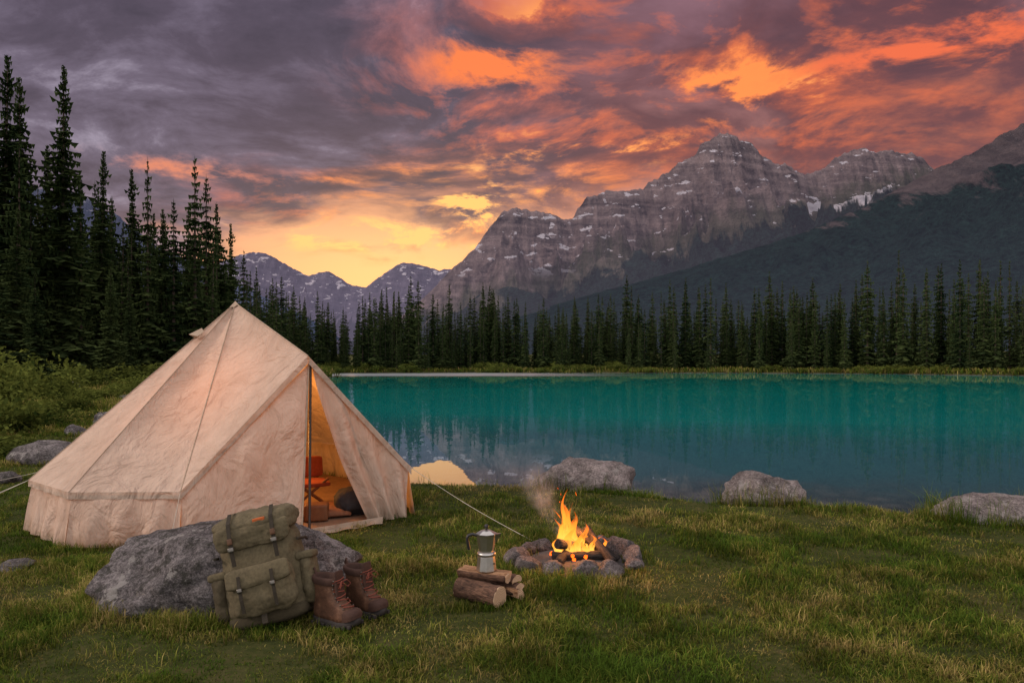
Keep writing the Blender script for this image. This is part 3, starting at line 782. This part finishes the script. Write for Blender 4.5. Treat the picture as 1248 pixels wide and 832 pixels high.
def rbox(name, size, loc, rot=(0, 0, 0), bev=.02, m=None, parent=None, taper=1., puff=0., seed=0, wr=0.):
    bm = bmesh.new(); bmesh.ops.create_cube(bm, size=1.)
    bmesh.ops.subdivide_edges(bm, edges=bm.edges[:], cuts=7 if max(size) > .1 else 3, use_grid_fill=True)
    h = Vector(size)/2
    for v in bm.verts:
        c = v.co*2
        k = 1-(1-taper)*(c.z+1)/2
        p = Vector((c.x*h.x, c.y*h.y, c.z*h.z)); q = Vector((max(-(h.x-bev), min(h.x-bev, p.x)), max(-(h.y-bev), min(h.y-bev, p.y)), max(-(h.z-bev), min(h.z-bev, p.z))))
        d = p-q
        if d.length > 0: p = q+d.normalized()*bev
        if puff:
            p.y += puff*math.copysign(1, c.y)*(1-c.x*c.x)*(1-c.z*c.z)*(abs(c.y)); p.x += puff*.6*c.x*(1-c.z*c.z)*(1-c.y*c.y)
            p.z += puff*.6*c.z*(1-c.x*c.x)*(1-c.y*c.y)
        p.x *= k; p.y *= (k+1)/2
        if wr: p += Vector((mn.noise(p*9+Vector((seed, 0, 0))), mn.noise(p*9+Vector((0, seed, 5))), mn.noise(p*9+Vector((3, 0, seed)))))*wr
        v.co = p
    me = bpy.data.meshes.new(name); bm.to_mesh(me); bm.free()
    for p in me.polygons: p.use_smooth = True
    if m: me.materials.append(m)
    ob = bpy.data.objects.new(name, me); ob.location = loc; ob.rotation_euler = rot
    if max(size) > .1:
        sm = ob.modifiers.new('s', 'SUBSURF'); sm.levels = 1; sm.render_levels = 2 if wr > .01 else 1
        if wr > .01:
            tx = bpy.data.textures.get('crease') or bpy.data.textures.new('crease', 'CLOUDS'); tx.noise_scale = .07; tx.noise_depth = 3
            dm = ob.modifiers.new('d', 'DISPLACE'); dm.texture = tx; dm.strength = .028; dm.mid_level = .5; dm.texture_coords = 'GLOBAL'
    return link(ob, parent)
m_red = simple('red_fabric', (.26, .06, .03), .85); m_dark = simple('dark_fabric', (.035, .035, .04), .8); m_tan = simple('tan_blanket', (.22, .10, .055), .9)
m_wd = simple('chair_wood', (.16, .065, .028), .6)
ch = empty('camp_chair', (-2.15, 7.15, .03), (0, 0, .5))
rbox('seat', (.42, .40, .05), (0, 0, .24), m=m_red, parent=ch, bev=.02); rbox('backrest', (.42, .05, .22), (0, .2, .38), (-.2, 0, 0), m=m_red, parent=ch, bev=.02)
for i, (a_, b_) in enumerate([(-.2, -.18), (.2, -.18), (-.2, .18), (.2, .18)]): tube('leg_%d' % i, [(a_, b_, 0), (-a_*.9, b_, .30)], .014, m_wd, ch)
rbox('blanket', (.7, .45, .08), (-1.95, 6.72, .07), (0, 0, .3), m=m_tan, bev=.035, puff=.02, wr=.02)
rbox('duffel_bag', (.42, .30, .26), (-1.55, 6.80, .16), (0, 0, .5), m=m_dark, bev=.12, puff=.02, wr=.015)
rbox('storage_box', (.22, .20, .16), (-1.86, 6.50, .11), (0, 0, .2), m=m_wd, bev=.02)
def lathe(name, prof, seg=24, m=None, parent=None, smooth=True, loc=(0, 0, 0)):
    V = []; Fc = []
    for (r_, z_) in prof:
        for j in range(seg):
            an = 6.28318*j/seg; V.append((r_*math.cos(an), r_*math.sin(an), z_))
    for i in range(len(prof)-1):
        for j in range(seg): Fc.append((i*seg+j, i*seg+(j+1) % seg, (i+1)*seg+(j+1) % seg, (i+1)*seg+j))
    ob = from_py(name, V, Fc, m, smooth, parent); ob.location = loc; return ob
def emis(name, col, s):
    m = bpy.data.materials.new(name); m.use_nodes = True; t_ = NT(m.node_tree)
    e_ = t_.new('ShaderNodeEmission'); n_ = t_.noise(t_.new('ShaderNodeTexCoord').outputs['Object'], 14, 3)
    t_.put(e_.inputs[0], t_.ramp(n_, [(.3, tuple(c*.6 for c in col)), (.7, col)])); e_.inputs[1].default_value = s
    t_.l.new(e_.outputs[0], t_.n['Material Output'].inputs[0])
    try: m.cycles.emission_sampling = 'NONE'
    except Exception: pass
    return m
lan = empty('lantern', (-2.95, 7.1, .03))
lathe('lantern_base', [(0, 0), (.07, 0), (.07, .05), (.04, .07), (0, .07)], m=m_dark, parent=lan)
lathe('lantern_glass', [(.0, .071), (.045, .072), (.055, .12), (.045, .18), (0, .182)], m=emis('lamp_glass', (1, .55, .2), 6), parent=lan)
lathe('lantern_cap', [(0, .19), (.06, .19), (.03, .23), (0, .24)], m=m_dark, parent=lan)
ld = bpy.data.lights.new('lantern_light', 'POINT'); ld.energy = 62; ld.color = (1, .40, .09); ld.shadow_soft_size = .12
lo = bpy.data.objects.new('lantern_light', ld); lo.location = (0.15, 0, .75); link(lo, lan)

# ------------------------------------------------------------------ backpack
m_olive = simple('olive_canvas', (.110, .090, .050), .88, nscale=60, namp=.34, bumpd=.003)
m_olive2 = simple('olive_canvas_dark', (.062, .050, .028), .88, nscale=60, namp=.3)
m_strap = simple('webbing', (.035, .028, .018), .8, nscale=200); m_leath = simple('leather_tab', (.10, .05, .025), .6)
m_orange = simple('orange_tag', (.50, .12, .03), .7); m_metal = simple('buckle', (.16, .15, .13), .4, .9)
bp_ = empty('backpack', (-1.385, 3.99, .0), (math.radians(-14), math.radians(-13), math.radians(8)))
rbox('main_body', (.46, .27, .54), (0, .0, .29), m=m_olive, parent=bp_, bev=.085, puff=.03, wr=.022, seed=1, taper=.9)
rbox('lid', (.45, .32, .13), (0, -.01, .585), (math.radians(8), 0, 0), m=m_olive, parent=bp_, bev=.06, puff=.02, wr=.022, seed=2)
rbox('lid_flap', (.41, .03, .13), (0, -.163, .515), (math.radians(6), 0, 0), m=m_olive, parent=bp_, bev=.014, puff=.01, wr=.012, seed=3)
rbox('front_pocket', (.34, .10, .25), (0.01, -.175, .20), m=m_olive, parent=bp_, bev=.045, puff=.02, wr=.016, seed=4)
rbox('front_pocket_flap', (.355, .035, .11), (0.01, -.232, .285), (math.radians(-9), 0, 0), m=m_olive, parent=bp_, bev=.016, puff=.006, wr=.008, seed=5)
rbox('side_pocket_1', (.10, .19, .27), (-.245, -.01, .20), m=m_olive2, parent=bp_, bev=.045, puff=.015, wr=.014, seed=6)
rbox('side_pocket_2', (.10, .19, .27), (.245, -.01, .20), m=m_olive, parent=bp_, bev=.045, puff=.015, wr=.014, seed=7)
rbox('side_flap_1', (.115, .20, .05), (-.247, -.01, .33), m=m_olive, parent=bp_, bev=.02, wr=.006, seed=8)
rbox('side_flap_2', (.115, .20, .05), (.247, -.01, .33), m=m_olive, parent=bp_, bev=.02, wr=.006, seed=9)
rbox('base', (.45, .27, .10), (0, 0, .05), m=m_olive2, parent=bp_, bev=.045, wr=.008, seed=10)
def strap(name, pts, wdt=.026, th=.005, m=m_strap, parent=bp_):
    V = []; Fc = []
    for i, p in enumerate(pts):
        p = V3(p)
        for s in (-1, 1): V.append((p.x+s*wdt/2, p.y, p.z))
        for s in (1, -1): V.append((p.x+s*wdt/2, p.y+th, p.z+th*.3))
    for i in range(len(pts)-1):
        for k in range(4): Fc.append((i*4+k, i*4+(k+1) % 4, (i+1)*4+(k+1) % 4, (i+1)*4+k))
    Fc += [(0, 1, 2, 3), tuple(len(pts)*4-4+k for k in (3, 2, 1, 0))]
    return from_py(name, V, Fc, m, False, parent)
for i, xo in enumerate((-.115, .125)):
    strap('lid_strap_%d' % i, [(xo, -.05, .668), (xo, -.13, .660), (xo, -.194, .60), (xo, -.207, .52), (xo, -.205, .44), (xo, -.195, .36)], .022)
    rbox('buckle_%d' % i, (.034, .014, .026), (xo, -.212, .455), m=m_metal, parent=bp_, bev=.004)
    rbox('lid_tab_%d' % i, (.028, .010, .035), (xo, -.210, .50), m=m_leath, parent=bp_, bev=.004)
    strap('pocket_strap_%d' % i, [(xo*.75, -.264, .30), (xo*.75, -.270, .24), (xo*.75, -.268, .17), (xo*.75, -.253, .10)], .018)
    rbox('pocket_buckle_%d' % i, (.028, .012, .022), (xo*.75, -.275, .225), m=m_metal, parent=bp_, bev=.003)
strap('lower_strap', [(.0, -.19, .07), (.0, -.20, .02)], .03)
tube('haul_loop', [(-.05, .08, .62), (-.045, .085, .66), (0, .09, .675), (.045, .085, .66), (.05, .08, .62)], .007, m_strap, bp_)
for s in (-1, 1):
    tube('shoulder_strap_%d' % s, [(s*.07, .13, .55), (s*.12, .20, .50), (s*.14, .22, .35), (s*.15, .17, .15), (s*.17, .13, .08)], .018, m_olive2, bp_)
    tube('compression_strap_%d' % s, [(s*.235, -.13, .43), (s*.255, 0, .435), (s*.235, .13, .43)], .008, m_strap, bp_)
rbox('tag', (.07, .012, .026), (.055, -.186, .585), (math.radians(20), 0, 0), m=m_orange, parent=bp_, bev=.004)

# ------------------------------------------------------------------ boots
m_bl, nt, b = mat('boot_leather')
tc = nt.new('ShaderNodeTexCoord').outputs['Object']
n1 = nt.noise(tc, 18, 6, .65); n2 = nt.noise(tc, 120, 4, .6)
nt.put(b.inputs['Base Color'], nt.ramp(n1, [(.3, (.050, .024, .015)), (.55, (.125, .060, .034)), (.72, (.24, .13, .078))]))
b.inputs['Roughness'].default_value = .6; nt.put(b.inputs['Normal'], nt.bump(nt.m('ADD', n1, nt.m('MULTIPLY', n2, .4)), .6, .008))
m_sole = simple('rubber_sole', (.035, .030, .027), .8); m_cuff = simple('padded_cuff', (.060, .030, .021), .8, nscale=80); m_lace = simple('lace', (.20, .055, .035), .8, nscale=100)
def boot(loc, rot, roll=0.):
    e_ = empty('hiking_boot', loc, (0, roll, rot))
    SEG = 36
    def ring(z, xf, xb, wf, wb_, cut=0.):
        pts = []
        for j in range(SEG):
            a_ = 2*math.pi*j/SEG; c, s = math.cos(a_), math.sin(a_)
            xm = (xf+xb)/2; hx = (xf-xb)/2
            x = xm+hx*math.copysign(abs(c)**.8, c)
            f = (x-xb)/(xf-xb); wd = wb_+(wf-wb_)*f
            waist = 1-.16*math.exp(-((f-.40)/.16)**2)*cut
            y = wd*waist*math.copysign(abs(s)**.85, s)
            pts.append((x, y, z))
        return pts
    def loft(name, rings, m, cap0=True, cap1=True):
        V = [p for r in rings for p in r]; Fc = []
        for i in range(len(rings)-1):
            for j in range(SEG): Fc.append((i*SEG+j, i*SEG+(j+1) % SEG, (i+1)*SEG+(j+1) % SEG, (i+1)*SEG+j))
        if cap0: Fc.append(tuple(reversed(range(SEG))))
        if cap1: Fc.append(tuple((len(rings)-1)*SEG+j for j in range(SEG)))
        return from_py(name, V, Fc, m, True, e_)
    def spring(r, k):
        return [(x, y, z+k*max(0, (x-.08))**2*4) for x, y, z in r]
    loft('sole', [spring(ring(0.0, .195, -.105, .050, .038, 1), .5), spring(ring(.012, .203, -.112, .056, .043, 1), .5), spring(ring(.034, .203, -.112, .056, .043, 1), .5), spring(ring(.036, .196, -.106, .050, .038, 1), .5)], m_sole)
    for k in range(8):
        xk = -.085+k*.037
        for s in (-1, 1): rbox('lug_%d_%d' % (k, s), (.020, .018, .020), (xk, s*(.038+.012*(k/8)), .008+.5*max(0, xk-.08)**2*4), m=m_sole, parent=e_, bev=.003)
    loft('upper', [spring(ring(.034, .196, -.106, .051, .039, 1), .5), spring(ring(.055, .197, -.109, .053, .042, .8), .5), spring(ring(.075, .188, -.108, .051, .042, .6), .4), ring(.098, .168, -.104, .048, .041, .4),
        ring(.118, .130, -.100, .046, .041, .2), ring(.138, .095, -.096, .045, .042, 0), ring(.160, .070, -.094, .045, .043, 0), ring(.190, .056, -.096, .046, .045, 0), ring(.222, .055, -.100, .048, .048, 0)], m_bl, True, False)
    loft('cuff', [ring(.215, .060, -.104, .052, .051, 0), ring(.228, .066, -.110, .056, .055, 0), ring(.245, .066, -.111, .057, .056, 0), ring(.256, .058, -.104, .050, .050, 0), ring(.252, .045, -.092, .040, .040, 0), ring(.18, .040, -.085, .035, .035, 0), ring(.15, .03, -.08, .03, .03, 0)], m_cuff, False, True)
    loft('toe_cap', [spring(ring(.036, .2005, .090, .054, .044, 0), .5), spring(ring(.056, .201, .092, .056, .046, 0), .5), spring(ring(.078, .190, .100, .052, .047, 0), .45), spring(ring(.092, .172, .110, .040, .040, 0), .4), spring(ring(.100, .15, .125, .02, .02, 0), .3)], m_cuff, False, True)
    rbox('tongue', (.018, .065, .17), (.066, 0, .205), (0, math.radians(-8), 0), m=m_cuff, parent=e_, bev=.008, wr=.004)
    Ls = [(.142, .108), (.122, .124), (.104, .140), (.088, .158), (.076, .178), (.070, .200), (.070, .222), (.074, .242)]
    for k, (x, z) in enumerate(Ls):
        s = 1 if k % 2 else -1
        tube('lace_%d' % k, [(x-.016, -.036*s, z-.004), (x+.006, -.018*s, z+.004), (x+.004, .018*s, z+.010), (x-.020, .036*s, z+.008)], .0030, m_lace, e_)
        for q in (-1, 1): rbox('eyelet_%d_%d' % (k, q), (.008, .006, .008), (x-.016, q*.038, z), m=m_metal, parent=e_, bev=.002)
    for q in (-1, 1):
        tube('lace_loop_%d' % q, [(.082, 0, .235), (.098, q*.02, .245), (.105, q*.042, .222), (.098, q*.030, .205), (.084, q*.004, .228)], .003, m_lace, e_)
    tube('pull_loop', [(-.108, 0, .235), (-.122, 0, .262), (-.112, 0, .282), (-.098, 0, .25)], .006, m_cuff, e_)
    e_.scale = (1.08, 1.08, 1.08)
    return e_
boot((-1.05, 3.94, .012), math.radians(-28)); boot((-.92, 4.12, .012), math.radians(-36))

# ------------------------------------------------------------------ firewood, moka pot
def woodmat(name, lo, hi, axis_scale=(1, 12, 12)):
    m, nt, b = mat(name); tc = nt.new('ShaderNodeTexCoord').outputs['Object']
    n = nt.noise(nt.v('MULTIPLY', tc, axis_scale), 6, 7, .65, .5); n2 = nt.noise(tc, 30, 4)
    nt.put(b.inputs['Base Color'], nt.ramp(nt.m('ADD', nt.m('MULTIPLY', n, .7), nt.m('MULTIPLY', n2, .3)), [(.36, lo), (.62, hi)]))
    b.inputs['Roughness'].default_value = .85; nt.put(b.inputs['Normal'], nt.bump(n, 1., .02)); return m
m_split = woodmat('split_wood', (.17, .08, .035), (.52, .31, .17)); m_bark2 = woodmat('log_bark', (.035, .020, .014), (.22, .12, .075), (2, 9, 9))
m_end, nt, b = mat('log_end'); tc = nt.new('ShaderNodeTexCoord').outputs['Object']
ty = nt.sep(tc); rr = nt.v('LENGTH', nt.comb(0., ty[1], ty[2])); rr = nt.m('ADD', rr, nt.m('MULTIPLY', nt.noise(tc, 20, 3), .012))
rg = nt.m('SINE', nt.m('MULTIPLY', rr, 650.))
nt.put(b.inputs['Base Color'], nt.mix(nt.mr(rg, -1, 1), (.42, .26, .15), (.62, .44, .28))); b.inputs['Roughness'].default_value = .9
m_char = woodmat('charred_wood', (.006, .005, .005), (.045, .035, .03))
def log(name, length, prof, loc, rot, mats, parent=None, seed=0, jit=.05):
    n = len(prof); NS = 16; V = []; Fc = []; mi = []
    for i in range(NS+1):
        u = i/NS-.5
        for j, (y_, z_, _) in enumerate(prof):
            k = 1+jit*mn.noise(V3((u*5+seed, y_*18, z_*18)))*1.6
            V.append((u*length+(.01*mn.noise(V3((seed, y_*30, z_*30))) if i in (0, NS) else 0), y_*k+.006*math.sin(u*5+seed), z_*k))
    for i in range(NS):
        for j in range(n):
            Fc.append((i*n+j, i*n+(j+1) % n, (i+1)*n+(j+1) % n, (i+1)*n+j)); mi.append(prof[j][2])
    Fc.append(tuple(reversed(range(n)))); mi.append(2); Fc.append(tuple(NS*n+j for j in range(n))); mi.append(2)
    ob = from_py(name, V, Fc, None, False, parent)
    for q in mats: ob.data.materials.append(q)
    ob.data.polygons.foreach_set('material_index', mi)
    for p, q in zip(ob.data.polygons, mi): p.use_smooth = (q == 0)
    ob.location = loc; ob.rotation_euler = rot
    return ob
def rnd(r, n=20): return [(r*math.cos(6.283*i/n), r*math.sin(6.283*i/n), 0) for i in range(n)]
def half(r, a0, a1, n=14):
    p = [(r*math.cos(a0+(a1-a0)*i/n), r*math.sin(a0+(a1-a0)*i/n), 0) for i in range(n+1)]
    p[-1] = (p[-1][0], p[-1][1], 1)
    if a1-a0 < 3.0: p.append((0, 0, 1))
    else:
        for k in range(1, 5):
            u = k/5; p.append((p[n][0]*(1-u)+p[0][0]*u, p[n][1]*(1-u)+p[0][1]*u+.004*math.sin(k*9), 1))
    return p
WM = (m_bark2, m_split, m_end)
fw = empty('firewood', (-.16, 4.36, 0))
log('log_1', .33, rnd(.066), (-.045, -.02, .062), (0, 0, math.radians(-38)), WM, fw, 1, .08)
log('log_2', .31, half(.058, .2, 2.9), (.09, .10, .05), (math.radians(20), 0, math.radians(-36)), WM, fw, 2, .08)
log('log_3', .28, half(.055, 0, 2.2), (.10, .045, .030), (math.radians(-30), 0, math.radians(-45)), WM, fw, 3, .1)
log('log_4', .30, half(.050, 0, 3.14), (-.03, .16, .05), (0, 0, math.radians(-15)), WM, fw, 4, .1)
log('log_5', .34, half(.060, math.pi, 2*math.pi), (-.02, .045, .178), (0, 0, math.radians(-24)), WM, fw, 5, .08)
log('log_6', .20, half(.045, 0, 3.14), (.12, .09, .110), (math.radians(5), 0, math.radians(-45)), WM, fw, 6, .1)
m_al = simple('brushed_aluminium', (.55, .53, .50), .36, 1., nscale=40, namp=.10, bumpd=.0008); m_blk = simple('bakelite', (.018, .018, .018), .35, spec=.5)
mp = empty('moka_pot', (-.165, 4.40, .182), (0, 0, math.radians(6))); mp.scale = (1.18,)*3
lathe('boiler', [(0, 0), (.052, 0), (.055, .004), (.047, .075), (.046, .082), (0, .084)], 8, m_al, mp, False)
lathe('collar', [(.040, .080), (.050, .082), (.051, .096), (.046, .100), (.038, .102)], 32, m_al, mp, True)
lathe('upper_chamber', [(.038, .098), (.040, .104), (.056, .192), (.058, .196), (.055, .197), (0, .196)], 8, m_al, mp, False)
lathe('lid', [(.058, .198), (.058, .202), (.030, .216), (.008, .222), (0, .223)], 8, m_al, mp, False)
lathe('knob', [(0, .220), (.006, .221), (.006, .228), (.012, .234), (.012, .244), (.006, .250), (0, .251)], 16, m_blk, mp)
from_py('spout', [(.045, -.016, .165), (.045, .016, .165), (.050, .020, .197), (.050, -.020, .197), (.082, 0, .200), (.050, 0, .140)], [(5, 1, 2, 4), (5, 4, 3, 0), (0, 1, 5), (3, 4, 2)], m_al, False, mp)
tube('handle', [(-.050, 0, .190), (-.075, 0, .198), (-.098, 0, .192), (-.106, 0, .178), (-.101, 0, .150), (-.094, 0, .115)], .0085, m_blk, mp)
tube('safety_valve', [(.035, -.033, .045), (.042, -.041, .045)], .005, m_metal, mp)

# ------------------------------------------------------------------ campfire
cf = empty('campfire', (FIRE[0], FIRE[1], 0))
for i in range(12):
    an = 6.283*i/12+random.uniform(-.10, .10); R = .40+random.uniform(-.03, .04)
    s_ = random.uniform(.085, .135)
    rock('ring_stone_%d' % i, (math.cos(an)*R*1.05, math.sin(an)*R*.98, s_*.34), (s_*random.uniform(.80, 1.1), s_*random.uniform(.7, .95), s_*random.uniform(.6, .9)), 90+i, m_fstone, 4, 12, .10, an+1.57, cf, dmin=.50)
ash = simple('ash', (.07, .062, .058), .95, nscale=40, bumpd=.01)
lathe('ash_bed', [(0, .055), (.15, .05), (.28, .03), (.42, -.005)], 32, ash, cf)
CM = (m_char, m_char, m_char)
for i, (ln_, r_, loc, rot) in enumerate([
    (.46, .038, (.03, .02, .11), (0, math.radians(14), math.radians(30))), (.50, .040, (.10, .02, .15), (0, math.radians(28), math.radians(-25))),
    (.42, .034, (-.07, -.03, .09), (0, math.radians(-12), math.radians(65))), (.40, .036, (.00, -.10, .07), (0, 0, math.radians(5))), (.38, .030, (.16, -.04, .14), (0, math.radians(30), math.radians(-60)))]):
    log('charred_log_%d' % i, ln_, rnd(r_, 12), loc, rot, CM, cf, 20+i, .16)
m_coal = emis('embers', (1.0, .13, .01), 3.)
for i in range(46):
    a_ = random.random()*6.283; q = random.random()**.5*.20; s_ = random.uniform(.010, .022)
    bm = bmesh.new(); bmesh.ops.create_icosphere(bm, subdivisions=1, radius=s_)
    for v in bm.verts: v.co *= random.uniform(.7, 1.2)
    me = bpy.data.meshes.new('ember'); bm.to_mesh(me); bm.free(); me.materials.append(m_coal)
    ob = bpy.data.objects.new('ember_%d' % i, me); ob.location = (math.cos(a_)*q, math.sin(a_)*q-.02, .06+.025*random.random()); link(ob, cf)
m_fl = bpy.data.materials.new('flame_fire'); m_fl.use_nodes = True; nt = NT(m_fl.node_tree)
try: m_fl.cycles.emission_sampling = 'NONE'
except Exception: pass
tc = nt.new('ShaderNodeTexCoord').outputs['Generated']; gz_ = nt.sep(tc)[2]
ob_c = nt.new('ShaderNodeNewGeometry').outputs['Position']
nn = nt.noise(nt.v('MULTIPLY', ob_c, (1, 1, .35)), 26, 3, .6)
lw = nt.new('ShaderNodeLayerWeight'); lw.inputs[0].default_value = .45
soft = nt.mr(lw.outputs['Facing'], .95, .1)
al = nt.m('MULTIPLY', nt.m('MULTIPLY', soft, nt.mr(nn, .32, .56)), nt.mr(gz_, 1.0, .45, .28, .85), clamp=True)
colr = nt.ramp(gz_, [(0., (1., .20, .015)), (.2, (1., .50, .08)), (.5, (1., .34, .035)), (1., (1., .12, .008))])
em = nt.new('ShaderNodeEmission'); nt.put(em.inputs[0], colr); em.inputs[1].default_value = 1.8
tp = nt.new('ShaderNodeBsdfTransparent'); ads = nt.new('ShaderNodeMixShader'); nt.put(ads.inputs[0], al)
nt.l.new(tp.outputs[0], ads.inputs[1]); nt.l.new(em.outputs[0], ads.inputs[2]); nt.l.new(ads.outputs[0], nt.n['Material Output'].inputs[0])
def flame(i, x, y, z0, hgt, r, lean, seed):
    rr_ = random.Random(seed); NS = 18; SG = 10; V = []; Fc = []
    ph = rr_.random()*6
    for k in range(NS+1):
        u = k/NS; rad = r*(math.sin(math.pi*min(1, u*.85+.15))**.8)*(1-u)**.55*1.25+.0005
        cx = x+lean*u*u+.036*math.sin(u*7+ph)*u; cy = y+.02*math.cos(u*5+ph)*u
        for j in range(SG):
            a_ = 6.283*j/SG; w_ = 1+.45*mn.noise(V3((math.cos(a_)*1.5+seed, math.sin(a_)*1.5, u*5)))
            V.append((cx+rad*w_*math.cos(a_), cy+rad*w_*.6*math.sin(a_), z0+u*hgt))
    for k in range(NS):
        for j in range(SG): Fc.append((k*SG+j, k*SG+(j+1) % SG, (k+1)*SG+(j+1) % SG, (k+1)*SG+j))
    from_py('flame_%d' % i, V, Fc, m_fl, True, cf)
FL = [(-.09,-.02,.37,.046,-.03),(-.05,.0,.29,.042,.02),(-.12,.03,.24,.036,-.02),(-.02,.02,.25,.038,-.02),(.03,.0,.21,.034,.03),(-.07,-.06,.22,.034,.02),(.07,.02,.18,.030,.02),(.0,-.06,.17,.030,.0),
      (.10,-.05,.15,.028,.02),(.15,0,.13,.025,.02),(.18,-.06,.13,.022,.01),(-.15,-.04,.15,.028,-.01),(.05,-.10,.13,.025,.0),(-.04,-.10,.14,.026,.01),(.12,.06,.16,.028,.0),(.21,-.02,.10,.020,.01),(-.10,.02,.44,.024,.02),(-.03,.04,.34,.026,-.03),(-.12,-.02,.32,.020,-.04)]
for i, (x_, y_, h_, r_, l_) in enumerate(FL): flame(i, x_, y_, .06, h_*1.12, r_*1.08, l_, 40+i)
for i in range(4):
    a_ = random.uniform(-.16, .1); h_ = random.uniform(.42, .58)
    tube('spark_%d' % i, [(a_, random.uniform(-.1, .1), h_), (a_+.003, 0, h_+.005)], .0014, m_coal, cf)
ld = bpy.data.lights.new('fire_light', 'POINT'); ld.energy = 28; ld.color = (1, .34, .08); ld.shadow_soft_size = .09
lo = bpy.data.objects.new('fire_light', ld); lo.location = (-.03, -.02, .26); link(lo, cf)
# smoke: a thin drifting volume, blown left from the flames
m_sm = bpy.data.materials.new('smoke'); m_sm.use_nodes = True; nt = NT(m_sm.node_tree); nt.n.remove(nt.n['Principled BSDF'])
tc = nt.new('ShaderNodeTexCoord').outputs['Object']
ox, oy, oz = nt.sep(tc)
sn = nt.noise(nt.v('MULTIPLY', tc, (1, 1, .6)), 8, 3, .6, 1.5)
ax = nt.m('ADD', ox, nt.m('MULTIPLY', oz, .55))
rad = nt.v('LENGTH', nt.comb(ax, oy, 0.)); wdt = nt.m('ADD', .06, nt.m('MULTIPLY', oz, .30))
den = nt.m('MULTIPLY', nt.mr(sn, .40, .66), nt.mr(nt.m('DIVIDE', rad, wdt), 1., .2))
den = nt.m('MULTIPLY', den, nt.m('MULTIPLY', nt.mr(oz, 0., .12), nt.mr(oz, .74, .2)))
sv = nt.new('ShaderNodeVolumeScatter'); sv.inputs['Color'].default_value = (.85, .87, .95, 1); nt.put(sv.inputs['Density'], nt.m('MULTIPLY', den, 3.6))
nt.l.new(sv.outputs[0], nt.n['Material Output'].inputs['Volume'])
V = []; Fc = []
for k in range(9):
    z_ = k/8*.75
    for j in range(12):
        a_ = 6.283*j/12; r_ = .07+.31*z_; V.append((-.55*z_+r_*math.cos(a_), r_*math.sin(a_), z_))
for k in range(8):
    for j in range(12): Fc.append((k*12+j, k*12+(j+1) % 12, (k+1)*12+(j+1) % 12, (k+1)*12+j))
Fc += [tuple(reversed(range(12))), tuple(96+j for j in range(12))]
so_ = from_py('smoke', V, Fc, m_sm, True, cf); so_.location = (-.08, .14, .12)

# ------------------------------------------------------------------ sun & camera
sl = bpy.data.lights.new('sun', 'SUN'); sl.energy = 1.6; sl.angle = math.radians(10); sl.color = (1, .80, .69)
so = bpy.data.objects.new('sun', sl)
dvec = Vector((.88, .22, -.45)).normalized()
so.rotation_euler = dvec.to_track_quat('-Z', 'Y').to_euler(); so.location = (-5, -5, 20); link(so)
cam = bpy.data.cameras.new('camera'); cam.lens = 24; cam.sensor_width = 36; cam.shift_y = (HY-416)/1248; cam.clip_end = 40000; cam.clip_start = .05
co = bpy.data.objects.new('camera', cam); co.location = (0, 0, H); co.rotation_euler = (math.radians(90), 0, 0); link(co)
sc.camera = co
sc.view_settings.view_transform = 'Standard'; sc.view_settings.look = 'None'; sc.view_settings.exposure = 0; sc.view_settings.gamma = 1
